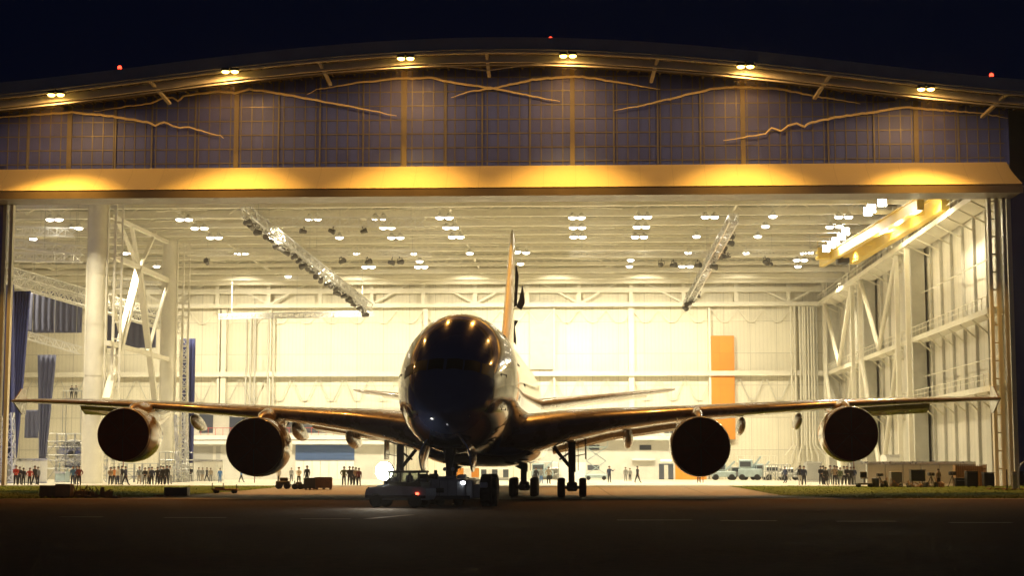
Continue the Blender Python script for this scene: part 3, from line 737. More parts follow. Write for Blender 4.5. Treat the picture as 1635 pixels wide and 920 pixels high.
ng = empty('nose_gear', (0,0,0)); ng.parent = ac; s = 5.4
b = MB(); b.tube((0, s, 3.6), (0, s, 1.5), .20, n=14); b.tube((0, s, 1.52), (0, s, .63), .13, n=14); b.cbox(-.3, .3, s-.2, s+.2, 1.35, 1.6, .05); b.build('strut', M['gear'], ng, smooth=True)
b = MB(); b.tube((-.35, s, 3.3), (0, s-.1, 1.7), .07); b.tube((.35, s, 3.3), (0, s-.1, 1.7), .07); b.tube((0, s, 1.9), (0, s+1.9, 3.2), .09); b.build('drag_brace', M['gear'], ng, smooth=True)
for q in (-.5, .5): wheel(q, s, .635, .635, .45, ng)
MB().tube((-.6, s, .635), (.6, s, .635), .08).build('axle', M['gear'], ng)
for q in (-.22, .22):
    b = MB(); b.lathe([(0, .11), (.1, .1), (.14, .05)], (q, s-.32, 2.0), 'y', 14); b.build('taxi_light', M['galv'], ng, smooth=True)
for sg in (-1, 1):
    b = MB(); r = []
    for q in range(9):
        k = q/8; ss_ = 2.6+k*4.2; hh = 1.75*max(.05, sin(pi*(.08+k*.84)))**.45
        ou = [(.98, 3.6), (1.22, 3.6-hh*.35), (1.36, 3.6-hh*.7), (1.40, 3.6-hh)]; r.append([(sg*a_, ss_, z_) for a_, z_ in ou]+[(sg*(a_-.09), ss_, z_) for a_, z_ in ou[::-1]])
    b.loft(r); b.build('gear_door', M['hull'], ng, smooth=True)
MB().box(-.85, .85, 3.2, 6.6, 3.16, 3.30).build('gear_bay', M['black'], ng)
# ================================================================== LAMPS OUTSIDE
ordn = ['leftmost', 'second from left', 'third from left', 'fourth from left', 'fifth from left', 'rightmost']
for i, p in enumerate(LU):
    w = Hw(p.x, -7.0, p.z)
    r = empty('eave_floodlight', w, -YAW_H, f'twin sodium floodlight glowing yellow on the hangar eave, {ordn[i]} of six', 'floodlight', 'sodium floodlights along the eave')
    b = MB(); b.box(-.05, .05, -.1, .9, .1, .3); b.box(-.75, .75, -.1, .05, .05, .16); b.build('bracket', M['darkmetal'], r)
    for q in (-.42, .42):
        b = MB(); b.cbox(q-.34, q+.34, -.32, .32, -.18, .10, .06); h = b.build('housing', M['darkmetal'], r)
        b = MB(); b.lathe([(-.36, .04), (-.34, .2), (-.27, .31), (-.18, .33)], (q, 0, 0), 'z', 20); b.build('lens', M['e_sod'], h, smooth=True)
    L = bpy.data.lights.new('sodium_light', 'SPOT'); L.energy = 21000; L.color = (1, .50, .075); L.spot_size = radians(80); L.spot_blend = 1.0; L.shadow_soft_size = .35
    lo = bpy.data.objects.new('sodium_light', L); C.objects.link(lo); lo.location = (0, 0, -.45); lo.parent = r; lo.rotation_euler = (radians(9), 0, 0)
    L = bpy.data.lights.new('apron_beam', 'SPOT'); L.energy = 27000; L.color = (1, .37, .05); L.shadow_soft_size = .3; L.spot_size = radians(84); L.spot_blend = 1
    lo = bpy.data.objects.new('apron_beam', L); C.objects.link(lo); lo.location = (0, -.35, -.5); lo.rotation_euler = (radians(-25), 0, 0); lo.parent = r
    L = bpy.data.lights.new('sodium_glow', 'SPOT'); L.energy = 2200; L.color = (1, .50, .13); L.shadow_soft_size = .3; L.spot_size = radians(176); L.spot_blend = .3
    lo = bpy.data.objects.new('sodium_glow', L); C.objects.link(lo); lo.location = (0, -.25, -.55); lo.rotation_euler = (radians(9), 0, 0); lo.parent = r
for i, (px, py, nm) in enumerate(((191,108,'left of the second floodlight'),(879,62,'above the middle of the roof'),(1583,120,'near the right end of the roof'))):
    v = -6.2; q = at_v(px, py, v); a = arch(q.x)+1.5
    r = empty('obstruction_light', Hw(q.x, v, a), 0, f'small red obstruction light on the roof {nm}', 'warning light', 'red obstruction lights on the roof')
    b = MB(); b.tube((0,0,0), (0,0,q.z-a-.1), .05); b.tube((0,0,q.z-a-.25), (0,0,q.z-a-.12), .16); b.build('mast', M['darkmetal'], r)
    b = MB(); b.lathe([(-.12,.16),(0,.2),(.14,.16),(.22,.04)], (0,0,q.z-a), 'z', 16); b.build('lamp_globe', M['e_red'], r, smooth=True)
# pale tubes shaped like the lamps' wavy reflections on the gable
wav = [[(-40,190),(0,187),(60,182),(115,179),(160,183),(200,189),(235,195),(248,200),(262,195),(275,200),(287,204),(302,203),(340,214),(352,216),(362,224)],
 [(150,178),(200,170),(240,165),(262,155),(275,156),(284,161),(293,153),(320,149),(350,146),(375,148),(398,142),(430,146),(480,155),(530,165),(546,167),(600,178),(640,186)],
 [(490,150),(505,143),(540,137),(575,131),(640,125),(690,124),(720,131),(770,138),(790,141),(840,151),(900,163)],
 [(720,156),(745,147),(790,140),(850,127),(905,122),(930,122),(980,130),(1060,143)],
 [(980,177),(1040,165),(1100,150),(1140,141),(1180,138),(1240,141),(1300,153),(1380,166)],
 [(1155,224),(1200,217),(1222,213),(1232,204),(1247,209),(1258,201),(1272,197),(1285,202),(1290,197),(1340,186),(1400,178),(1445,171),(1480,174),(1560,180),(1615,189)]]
M['cable'] = mat('pale_light_streak', (.95,.85,.62), .35, spec=.8)  # pale colour carries the reflected lamp light of these streaks
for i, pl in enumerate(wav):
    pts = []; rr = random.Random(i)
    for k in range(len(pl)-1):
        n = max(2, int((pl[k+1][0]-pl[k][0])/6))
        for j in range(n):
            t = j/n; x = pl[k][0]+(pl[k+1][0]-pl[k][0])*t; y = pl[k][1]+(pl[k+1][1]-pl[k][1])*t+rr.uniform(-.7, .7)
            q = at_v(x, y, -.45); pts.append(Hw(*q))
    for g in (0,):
        b = MB(); b.path(pts, .11, 6, rf=lambda t: .25+.85*sin(pi*min(1, max(0, t)))**.8); o = b.build('gable_light_streak', M['cable'], smooth=True)
        tag(o, f'thin wavy pale tube shaped as reflected lamp light across the gable under the {ordn[i].replace("leftmost","first")} floodlight'.replace('under the rightmost','under the rightmost'), 'cable', 'modelled reflections across the gable')  # 'cable' category and material stand in for reflected lamp light, no real cable

# ================================================================== HIGH BAY LAMPS
bays = [(80,350),(94,350),(115,364),(126,364),(53,381),(200,404),(212,404),(287,350),(301,350),(311,364),(326,364),(336,379),(349,379),(379,405),(392,405),
 (494,349),(507,349),(599,348),(612,348),(612,363),(625,363),(625,379),(639,379),(542,379),(702,347),(717,347),(713,363),(726,363),(722,378),(735,378),(570,405),(661,405),(750,404),(583,426),(594,426),(667,426),(678,426),(670,417),
 (914,347),(928,347),(915,363),(929,363),(916,378),(930,378),(1019,346),(1034,346),(1017,362),(1031,362),(1014,378),(1028,378),(1126,346),(1141,346),(1112,377),(840,403),(826,402),(1099,403),(1007,415),(1005,425),(1089,425),(1102,425),(831,421),
 (1234,345),(1222,361),(1210,377),(1339,346),(1355,346),(1325,362),(1340,361),(1191,404),(1283,404),(1295,403),(1272,415),(1284,415),(1274,425),(250,425),(460,441),(1334,441)]
proto = None
rowname = {0: 'front', 1: 'second', 2: 'third', 3: 'rear', 4: 'back'}
rowc = {}
rows = {}
for px, py in bays: rows.setdefault(0 if py < 355 else 1 if py < 370 else 2 if py < 390 else 3 if py < 410 else 4, []).append((px, py))
for rk, lst in rows.items():
    lst.sort()
    for j, (px, py) in enumerate(lst):
        q = at_z(px, py, 30.6); w = Hw(*q)
        if proto is None:
            r = empty('high_bay_lamp', (0,0,0)); b = MB(); b.lathe([(-.02,.52),(.12,.46),(.38,.24),(.55,.18),(.60,.05)], (0,0,0), 'z', 18); b.tube((0,0,.5), (0,0,1.2), .03, n=6); b.build('shade', M['alu'], r, smooth=True)
            b = MB(); b.lathe([(-.26,.05),(-.22,.28),(-.12,.43),(0,.48)], (0,0,0), 'z', 18); b.build('lens', M['e_bay'], r, smooth=True); proto = r
        else: r = copy_tree(proto)
        r.location = w
        ww = ['first','second','third','fourth','fifth','sixth','seventh','eighth','ninth','tenth','eleventh','twelfth','thirteenth','fourteenth','fifteenth','sixteenth','seventeenth','eighteenth','nineteenth','twentieth']
        pos = ww[j] if j < 20 else 'far'
        tag(r, f'round white high bay lamp in the {rowname[rk]} ceiling row, {pos} from left', 'ceiling lamp', 'high bay lamps under the hangar roof')
for (u, v, e) in [(u, v, 1) for v in (12, 34, 58, 82) for u in (-70, -48, -28, -10, 8, 26, 40)]:
    L = bpy.data.lights.new('bay_light', 'AREA'); L.shape = 'DISK'; L.size = 1.2; L.energy = BAY_E; L.color = (1, .86, .57); L.spread = radians(125)
    o = bpy.data.objects.new('bay_light', L); C.objects.link(o); o.location = Hw(u, v, 30.2)
# wall washing floods high on the rear trusses
for u in (-62, -44, -27, -10, 3, 16, 30):
    L = bpy.data.lights.new('wall_wash', 'SPOT'); L.energy = WASH_E*(1.35 if -48 < u < 20 else .7); L.color = (1, .87, .60); L.spot_size = radians(100); L.spot_blend = .9; L.shadow_soft_size = .4
    o = bpy.data.objects.new('wall_wash', L); C.objects.link(o); o.location = Hw(u, 84, 29.5); o.rotation_euler = (Vector((aH.x*22, aH.y*22, -17))).to_track_quat('-Z', 'Y').to_euler()

# ================================================================== STAGE TRUSSES
def lattice(name, p0, p1, side, m, label, group='lighting trusses hung under the roof', r=.075, cat='truss', drops=True, step=None):
    p0 = Vector(p0); p1 = Vector(p1); b = MB(); d, a, c = b.frame(p0, p1); L = (p1-p0).length; h = side/2; n = max(2, int(L/(step or side*1.1)))
    cs = [a*i*h+c*j*h for i, j in ((-1,-1),(1,-1),(1,1),(-1,1))]
    for q in cs: b.beam(p0+q, p1+q, r*2)
    for i in range(n):
        s0, s1 = p0+d*L*i/n, p0+d*L*(i+1)/n
        for k in range(4):
            q0, q1 = cs[k], cs[(k+1) % 4]
            if i % 2: q0, q1 = q1, q0
            b.beam(s0+q0, s1+q1, r*1.3)
        for k in range(4): b.beam(s0+cs[k], s0+cs[(k+1) % 4], r*1.3)
    root = empty(name, p0, 0, label, cat, group)
    b.v = [tuple(Vector(v)-p0) for v in b.v]; b.build('lattice', m, root)
    if drops:
        for k in range(3):
            q = (p1-p0)*(.08+.42*k); MB().tube(q, (q.x, q.y, 34-p0.z), .03, n=5).build('hanging_cable', M['steel2'], root)
    return root
def HV(px, py, v): return Hw(*at_v(px, py, v))
lattice('lighting_truss', HV(408, 354, 30), HV(678, 355, 30), .95, M['white'], 'bright horizontal aluminium lighting truss hung high left of the tail fin')
lattice('lighting_truss', HV(392, 338, 22), HV(590, 492, 84), 1.0, M['alu'], 'long truss of dark stage lamps running diagonally down towards the back wall left', step=2.0)
lattice('lighting_truss', HV(1172, 348, 26), HV(1096, 488, 86), .9, M['alu'], 'diagonal truss carrying dark stage lamps right of the tail fin', step=2.0)
lattice('lighting_truss', HV(300, 404, 52), HV(690, 405, 52), .7, M['steel'], 'thin horizontal truss at mid depth behind the diagonal lamp truss')
lattice('lighting_truss', HV(910, 406, 52), HV(1150, 406, 52), .7, M['steel'], 'thin horizontal truss right of the fin at mid depth')
lattice('lighting_truss', HV(1160, 404, 52), HV(1305, 404, 52), .7, M['steel'], 'short horizontal truss ending by the yellow crane')
lattice('lighting_truss', HV(350, 506, 88), HV(598, 501, 88), .7, M['alu'], 'low thin truss hung before the back wall left of the aircraft')
for k, (x0, y0, x1, y1, v, l) in enumerate(((10,388,133,400,26,'upper bright truss at the far left behind the first column'),(10,368,120,372,34,'rearmost bright truss at the far left'),(10,432,290,512,40,'long truss sloping away above the blue drapes'),(10,447,285,528,41,'lower of two sloping trusses edging the blue drapes'),
    (10,410,130,412,30,'lower bright truss at the far left'),(180,452,255,456,70,'bright truss between the two big columns'),(45,536,128,560,50,'low lamp bar hung in front of the blue panel'))):
    p0 = HV(x0, y0, v)
    q1 = at_v(x1, y1, v + (36 if k in (2, 3) else 0)); lattice('lighting_truss', p0, Hw(*q1), .9, M['white'], l)
# dark stage lamps
sp = empty('stage_lamp', (0,0,0)); b = MB(); b.lathe([(-.45,.12),(-.38,.24),(0,.27),(.30,.33),(.42,.34)], (0,0,-.45), 'y', 14); b.build('lamp_body', M['lampgrey'], sp, smooth=True)
b = MB(); b.beam((-.38,0,-.45),(-.38,0,0),.05); b.beam((.38,0,-.45),(.38,0,0),.05); b.beam((-.4,0,0),(.4,0,0),.06); b.beam((0,0,0),(0,0,.3),.08); b.build('yoke', M['black'], sp)
first = True; rr = random.Random(5); nl = 0
def stage(px, py, v, sc=1.5, label='', group='dark stage lamps on the long diagonal truss'):
    global first
    o = sp if first else copy_tree(sp); first = False
    o.location = HV(px, py, v); o.rotation_euler = (rr.uniform(-.5, .5), rr.uniform(-.2, .2), rr.uniform(0, 6)); o.scale = (sc,)*3
    tag(o, label, 'stage lamp', group)
for i in range(26):
    t = (i+.5)/26; 
    v = 22+62*t; k = (v+156)  # perspective-correct step along the truss
    px = 392 + (590-392)*( (1/178 - 1/k)/(1/178-1/240)); py = 338+(492-338)*((1/178 - 1/k)/(1/178-1/240))
    stage(px-3, py+7, v, .95+rr.uniform(-.15,.2), 'black stage lamp in the row along the long diagonal truss')
for (px, py) in ((1168,372),(1165,382),(1157,390),(1152,402),(1146,405),(1139,420),(1111,463),(1114,467),(1106,475),(1098,480),(1095,487)):
    stage(px, py, 50 if py < 430 else 80, 1.1, 'black stage lamp on the shorter truss right of the tail fin', 'dark stage lamps right of the fin')
for (px, py, l) in ((485,364,'left lamp under the bright truss'),(532,364,'middle lamp under the bright truss'),(579,364,'right lamp under the bright truss')):
    stage(px, py, 30, .9, 'small dark '+l+' left of the fin', 'lamps under the bright truss')
for (px, py, l) in ((545,412,'first'),(587,413,'second'),(626,414,'third'),(638,413,'fourth'),(1056,417,'fifth'),(1075,418,'sixth'),(1114,418,'seventh'),(1222,412,'eighth'),(1229,416,'ninth'),(1158,404,'tenth'),(330,414,'leftmost')):
    stage(px, py, 52, 1.0, f'black box shaped stage lamp on the mid depth truss, {l} from left' if l != 'leftmost' else 'leftmost black stage lamp on the mid depth truss', 'black lamps on the mid depth truss')

# ================================================================== YELLOW CRANE
q0 = at_v(1497, 322, 6)
cr = empty('overhead_crane', Hw(36, 0, 28.5), -YAW_H, 'yellow overhead travelling crane with bright floodlights high on the right', 'crane')
def cp(px, py, v): q = at_v(px, py, v); return Vector((q.x-36, q.y, q.z-28.5))
for (a, c, wd, ht) in (((1470,326,10),(1312,420,76),.7,1.15),((1510,322,12),(1362,412,62),.9,1.7)):
    MB().beam(cp(*a), cp(*c), wd, ht).build('girder', M['yellow'], cr)
    MB().beam(cp(*a)+Vector((0,0,ht/2)), cp(*c)+Vector((0,0,ht/2+.03)), wd+.5, .12).build('flange', M['yellow'], cr)
b = MB()
for t in (.15, .4, .65, .9):
    p = cp(1470,326,10).lerp(cp(1312,420,76), t); q = cp(1510,322,12).lerp(cp(1362,412,62), t); b.beam(p, q, .35, .5)
b.build('cross_tie', M['yellow'], cr)
b = MB(); e = cp(1330, 400, 66); b.cbox(e.x-2.2, e.x+3.5, e.y-1, e.y+1, e.z-1.2, e.z+.3, .1); b.build('end_carriage', M['yellow'], cr)
e = cp(1340, 395, 60); b = MB()
for k in range(7): b.beam((e.x-3+k, e.y-1.5, e.z), (e.x-3+k, e.y-1.5, e.z+1.2), .06)
b.tube((e.x-3, e.y-1.5, e.z+1.2), (e.x+3, e.y-1.5, e.z+1.2), .05); b.tube((e.x-3, e.y-1.5, e.z+.6), (e.x+3, e.y-1.5, e.z+.6), .04); b.build('railing', M['yellow'], cr)
e = cp(1345, 402, 64); MB().cbox(e.x-.8, e.x+.8, e.y-.8, e.y+.8, e.z-1.6, e.z, .1).build('hoist', M['black'], cr)
fl = [(1408,323,12),(1391,333,18),(1385,338,21),(1350,370,40),(1343,378,46),(1334,385,52),(1327,391,57),(1319,397,60)]
for i, (px, py, v) in enumerate(fl):
    e = cp(px, py, v); b = MB(); b.cbox(e.x-.5, e.x+.5, e.y-.15, e.y+.35, e.z-.5, e.z+.5, .08); h = b.build('floodlight', M['galv'], cr)
    MB().cbox(e.x-.42, e.x+.42, e.y-.2, e.y-.155, e.z-.42, e.z+.42, .02).build('lens', M['e_flood'], h)
for (px, py, v) in ((1462,342,14),(1412,368,34),(1435, 354, 24)):
    q = at_v(px, py, v); L = bpy.data.lights.new('crane_light', 'POINT'); L.energy = 900; L.color = (1,.85,.5); L.shadow_soft_size = .4
    o = bpy.data.objects.new('crane_light', L); C.objects.link(o); o.location = Hw(q.x, q.y, q.z-1.0)

# ================================================================== DRAPES, PANELS, TOWERS (left side)
def drape(name, px0, px1, pyt, pyb, v, m, label, amp=.35, folds=7, taper=(0, 0), group=None, parent=None):
    a = at_v(px0, pyt, v); c = at_v(px1, pyt, v); zb = max(.6, at_v(px0, pyb, v).z); n = folds*8; b = MB(); rows = 12; vs = []
    for j in range(rows+1):
        tj = j/rows
        for i in range(n+1):
            t = i/n; x = a.x+(c.x-a.x)*t; x += (taper[0]*(1-t)+taper[1]*t)*tj
            vs.append((x-a.x, amp*sin(t*folds*2*pi+sin(tj*3)*.6)*(.5+.5*tj), (a.z+(zb-a.z)*tj)-a.z + .0))
    f = [(j*(n+1)+i, j*(n+1)+i+1, (j+1)*(n+1)+i+1, (j+1)*(n+1)+i) for j in range(rows) for i in range(n)]
    b.add(vs, f); me = b.mesh(name, True, False); me.materials.append(m)
    o = bpy.data.objects.new(name, me); C.objects.link(o); o.location = Hw(*a); o.rotation_euler = (0,0,-YAW_H)
    s = o.modifiers.new('solid', 'SOLIDIFY'); s.thickness = .05
    return tag(o, label, 'curtain', group)
drape('curtain', 4, 22, 455, 735, 24, M['blue_drape'], 'dark blue curtain gathered beside the left door post', .4, 4, (0, .6))
drape('curtain', 20, 49, 465, 732, 28, M['blue_drape'], 'long dark blue curtain hanging in folds at far left', .25, 6, (0, -1.0))
drape('curtain', 60, 90, 567, 735, 34, M['blue_panel'], 'narrow grey blue cloth strip tapering towards the floor at left', .12, 4, (.5, -.9))
drape('curtain', 46, 132, 466, 532, 60, M['blue_panel'], 'wide grey blue cloth panel stretched high behind the first column', .1, 9)
drape('curtain', 172, 250, 492, 556, 78, M['blue_panel'], 'grey blue cloth panel seen between the two big columns', .1, 8)
drape('curtain', 292, 312, 541, 740, 62, M['blue_drape'], 'narrow blue banner beside the lattice tower right of the second column', .2, 3)
drape('curtain', 40, 62, 655, 700, 60, M['blue_panel'], 'grey screen low behind the curtains at left', .1, 3)
lattice('truss_tower', Hw(*at_v(294, 768, 60)), HV(294, 541, 60), .9, M['alu'], 'slim upright lattice tower beside the blue banner', 'truss towers', cat='truss tower', drops=False)
lattice('truss_tower', Hw(*at_v(292, 770, 46)), HV(287, 662, 46), 1.1, M['alu'], 'leaning short lattice tower behind the outer left engine', 'truss towers', cat='truss tower', drops=False)
lattice('truss_tower', Hw(*at_v(14, 770, 22)), HV(12, 660, 22), 1.1, M['alu'], 'lattice tower at the extreme left under the curtain', 'truss towers', cat='truss tower', drops=False)
# cloth pieces beside the fin
def cloth(pts, v, label):
    b = MB(); q = [at_v(x, y, v) for x, y in pts]; o0 = q[0]
    b.prism([(p.x-o0.x, p.z-o0.z) for p in q], 0, .5, 'y'); o = b.build('cloth_piece', M['black']); o.location = Hw(*o0); o.rotation_euler = (0,0,-YAW_H)
    return tag(o, label, 'cloth', 'dark cloths hung beside the fin')
cloth([(823,424),(825,424),(828,440),(827,455),(825,488),(821,490)], 8, 'long thin dark cloth hanging right beside the tail fin')
cloth([(834,455),(836,465),(838,484),(832,495),(824,490),(829,478)], 8, 'dark bag shaped cloth hanging right of the tail fin')
cloth([(821,511),(827,512),(822,522),(824,540),(824,551),(820,546)], 8, 'lowest dark torn cloth hanging just above the fuselage')
# white hoarding and partitions
def boxthing(name, px0, px1, pyt, v, depth, m, label, cat, group=None, panels=0):
    a = at_v(px0, pyt, v); c = at_v(px1, pyt, v); r = empty(name, Hw(a.x, v, .512), -YAW_H, label, cat, group); W = c.x-a.x; Z = a.z-.512
    n = max(1, panels)
    for k in range(n):
        b = MB(); b.cbox(W*k/n+.03, W*(k+1)/n-.03, 0, depth, 0, Z, .03); b.build('panel', m, r)
    MB().box(-.05, W+.05, -.06, -.005, Z-.2, Z+.03).build('top_rail', M['alu'], r); MB().box(-.05, W+.05, -.05, -.004, .03, .15).build('skirting', M['alu'], r); return r
boxthing('hoarding', -20, 26, 733, 24, .15, M['grey_board'], 'grey partition wall at the far left behind the people', 'partition', None, 3)
boxthing('hoarding', 26, 76, 733, 26, .15, M['white'], 'white partition panels left of the scaffold', 'partition', None, 4)
boxthing('hoarding', 300, 357, 735, 66, .15, M['white'], 'white partition between the blue banner and the inner left engine', 'partition', None, 5)
boxthing('hoarding', 1384, 1557, 738, 4, .4, M['grey_board'], 'long low grey wall behind the equipment on the right', 'partition', None, 6)
boxthing('hoarding', 1357, 1383, 738, 9, .4, M['white'], 'short pale wall left of the long grey wall', 'partition', None, 1)
boxthing('storage_container', 1288, 1312, 738, 52, 3, M['grey_board'], 'grey box container behind the people on the right', 'container', None, 1)
boxthing('storage_container', 1415, 1437, 727, 30, 4, M['white'], 'white cabin roof showing above the long grey wall', 'container', None, 1)
boxthing('storage_container', 88, 104, 754, 40, 2, M['palebl'], 'pale blue case behind the two people below the outer left wing', 'container', None, 1)
# scaffolds
def scaffold(px0, px1, pyt, v, depth, label, nx, lev, m='galv'):
    a = at_v(px0, pyt, v); c = at_v(px1, pyt, v); r = empty('scaffold', Hw(a.x, v, .512), -YAW_H, label, 'scaffold', 'work scaffolds on the hall floor'); W = c.x-a.x; Z = a.z-.512
    for i in range(nx+1):
        for y in (0, depth):
            MB().tube((W*i/nx, y, 0), (W*i/nx, y, Z), .06, n=6).build('standard', M[m], r)
    for j in range(1, lev+1):
        z = (Z-1.0)*j/lev; b = MB()
        for y in (0, depth): b.tube((0, y, z), (W, y, z), .05, n=6); b.tube((0, y, z+.95), (W, y, z+.95), .04, n=6)
        for i in range(nx+1): b.tube((W*i/nx, 0, z), (W*i/nx, depth, z), .05, n=6)
        b.box(0, W, 0, depth, z-.06, z-.01); b.build('deck', M[m], r)
    b = MB()
    for i in range(nx):
        for j in range(lev):
            z0, z1 = (Z-1)*j/lev, (Z-1)*(j+1)/lev; x0, x1 = W*i/nx, W*(i+1)/nx
            if (i+j) % 2: x0, x1 = x1, x0
            b.beam((x0, -.05, z0), (x1, -.05, z1), .07)
    b.build('bracing', M[m], r); return r
scaffold(76, 148, 692, 44, 4, 'tall open scaffold below the outer left wing tip', 5, 3)
scaffold(136, 172, 688, 36, 3, 'dense scaffold left of the outer left engine', 4, 6)
scaffold(176, 290, 740, 40, 4, 'low wide scaffold platform under the outer left engine', 9, 2)
scaffold(255, 300, 722, 50, 3, 'scaffold stair beside the leaning tower', 3, 3)
scaffold(300, 318, 742, 70, 2, 'small work stand behind people near the blue banner', 2, 2)
scaffold(860, 892, 738, 96, 3, 'work stand behind the body gear wheels', 3, 2)
scaffold(1222, 1262, 742, 74, 3, 'orange topped work stand right of the inner right engine', 4, 1, 'galv')
scaffold(1180, 1240, 728, 90, 3, 'pale gantry stand against the back wall on the right', 5, 1, 'steel')
# spare engine on its stand
q = at_v(114, 726, 48); r = empty('engine_on_stand', Hw(q.x, 48, .512), -YAW_H, 'round bare jet engine on a stand inside the left scaffold', 'engine'); Z = q.z-.512
b = MB(); b.lathe([(0,1.55),(.05,1.75),(.5,1.85),(2,1.8),(3.2,1.3),(5,.8)], (0,0,Z), 'y', 32); b.build('casing', M['alu'], r, smooth=True)
b = MB(); b.lathe([(-.3,.05),(-.05,.35),(.02,.5),(.03,1.5),(.2,1.5)], (0,0,Z), 'y', 32); b.build('fan', M['steel2'], r, smooth=True)
b = MB()
for s in (-1, 1): b.beam((s*1.8,.5,0), (s*1.4,.5,Z), .15); b.beam((s*1.8,3,0), (s*.9,3,Z-.5), .15); b.beam((s*1.8,0,.15), (s*1.8,4,.15), .2)
b.build('stand', M['palebl'], r)
# scissor lift
q = at_v(952, 766, 84); r = empty('scissor_lift', Hw(q.x, 84, .512), -YAW_H, 'pale blue scissor lift raised near the pale office block', 'scissor lift')
b = MB(); b.cbox(-1.6,1.6,-.8,.8,.3,.8,.08); b.build('chassis', M['palebl'], r)
b = MB()
for k in range(2):
    z = .8+k*1.9
    for y in (-.6,.6): b.beam((-1.4,y,z),(1.4,y,z+1.9),.14); b.beam((1.4,y,z),(-1.4,y,z+1.9),.14)
b.build('scissor_arms', M['palebl'], r)
b = MB(); b.box(-1.6,1.6,-.8,.8,4.6,4.75)
for x in (-1.6,0,1.6):
    for y in (-.8,.8): b.beam((x,y,4.75),(x,y,5.8),.06)
for y in (-.8,.8): b.beam((-1.6,y,5.8),(1.6,y,5.8),.07)
b.build('platform', M['palebl'], r)
for x in (-1.1,1.1):
    for y in (-.7,.7): b = MB(); b.lathe([(-.12,.2),(-.1,.3),(.1,.3),(.12,.2)], (x,y,.3), 'y', 16); b.build('wheel', M['rubber'], r, smooth=True)
# ground carts by the right office
def cart(px, v, W, H, m, label, k):
    q = at_v(px, 766, v); r = empty('service_cart', Hw(q.x, v, .512), -YAW_H+.2*k, label, 'service cart', 'service carts near the back wall on the right')
    b = MB(); b.cbox(-W/2, W/2, -.9, .9, .45, H*.55, .08); b.build('body', M[m], r)
    b = MB(); b.cbox(-W/2+.1, W*.1, -.8, .8, H*.55+.003, H, .12); b.build('cab', M[m], r)
    b = MB(); b.box(-W/2+.25, W*.05, -.83, -.795, H*.65, H*.9); b.build('window', M['glass_dark'], r)
    b = MB(); b.beam((W*.1,0,H*.6),(W*.48,0,H*1.15),.25); b.beam((W*.3,-.5,H*.55),(W*.3,-.5,H*.85),.08); b.build('boom', M[m], r)
    for x in (-W*.33, W*.33):
        for y in (-.85,.85): b = MB(); b.lathe([(-.12,.3),(-.1,.42),(.1,.42),(.12,.3)], (x,y,.42), 'y', 16); b.build('wheel', M['rubber'], r, smooth=True)
cart(1155, 84, 3.4, 2.3, 'palebl', 'pale blue service cart beside the inner right engine', 0)
cart(1178, 86, 2.6, 1.9, 'grey_board', 'grey service cart between two pale blue ones', 1)
cart(1198, 84, 3.2, 2.9, 'palebl', 'tall pale blue service truck with raised boom', -1)
cart(1215, 86, 2.6, 2.3, 'palebl', 'pale blue cart rightmost of the blue carts', 1)
cart(1240, 80, 3.4, 2.0, 'white', 'white service cart under the work stand', 0)
cart(1262, 80, 3.0, 1.7, 'galv', 'silver low cart left of the people on the right', 1)
cart(1298, 70, 5.0, 1.3, 'galv', 'long low silver trolley behind the people on the right', 0)
cart(866, 90, 3.2, 2.4, 'palebl', 'pale blue cart between the body gear and the wing gear', 0)
def barrier(px0, px1, pyt, pyb, v, label, n, m1, m2):
    a = at_v(px0, pyt, v); c = at_v(px1, pyb, v); r = empty('barrier', Hw(a.x, v, .512), -YAW_H, label, 'barrier'); W = c.x-a.x; z1 = a.z-.512
    for k in range(n):
        MB().box(W*k/n, W*(k+1)/n, 0, .2, .4, z1).build('panel', M[m1 if k % 2 == 0 else m2], r)
    MB().box(0, W, -.05, .3, 0, .38).build('base', M['grey_board'], r)
    return r
barrier(728, 765, 748, 762, 80, 'orange and white striped barrier seen under the nose', 3, 'orange', 'white')
barrier(768, 812, 750, 762, 78, 'dark and white panels seen under the belly behind the tractor', 5, 'glass_dark', 'white')
# ================================================================== VEHICLES IN FRONT OF THE NOSE
M['sack'] = mat('sacking', (.26,.19,.10), .9, noise=.35, nscale=2)
M['veh'] = mat('tug_paint', (.42,.44,.46), .4, coat=.3, noise=.2, nscale=2)
M['veh2'] = mat('car_paint', (.45,.5,.56), .35, coat=.5, noise=.2, nscale=2)
M['cabin'] = mat('cab_paint', (.12,.13,.08), .5, noise=.2, nscale=2)
M['glass_thin'] = mat('car_glass', (.75,.8,.72), .05, spec=.5); M['glass_thin'].node_tree.nodes['Principled BSDF'].inputs['Transmission Weight'].default_value = .95
def tyre(R, w, loc, parent, axis='x', name='wheel'):
    b = MB(); b.lathe([(-w/2, R*.5), (-w/2, R*.84), (-w/2+.05, R*.95), (-w*.2, R), (w*.2, R), (w/2-.05, R*.95), (w/2, R*.84), (w/2, R*.5)], loc, axis, 32)
    Rm = R
    for k in range(24):
        a = 2*pi*k/24
        c, q = cos(a)*R, sin(a)*R
        p = Vector(loc) + (Vector((0, c, q)) if axis == 'x' else Vector((c, 0, q))); hw = w*.38
        d = Vector((hw, 0, 0)) if axis == 'x' else Vector((0, hw, 0)); b.beam(p-d, p+d, .07*R, .05*R)
    o = b.build(name, M['rubber'], parent, smooth=True)
    b = MB(); b.lathe([(-w/2+.06, R*.1), (-w/2+.02, R*.46), (-w/2-.004, R*.52), (w/2+.004, R*.52), (w/2-.02, R*.46), (w/2-.06, R*.1)], loc, axis, 20); b.build('rim', M['gear'], o, smooth=True)
    return o
tw = on_ground(727, 91.0)
tug = empty('tow_tractor', tw, -YAW_P, 'wide low grey aircraft tow tractor with huge black tyres under the nose', 'tow tractor')
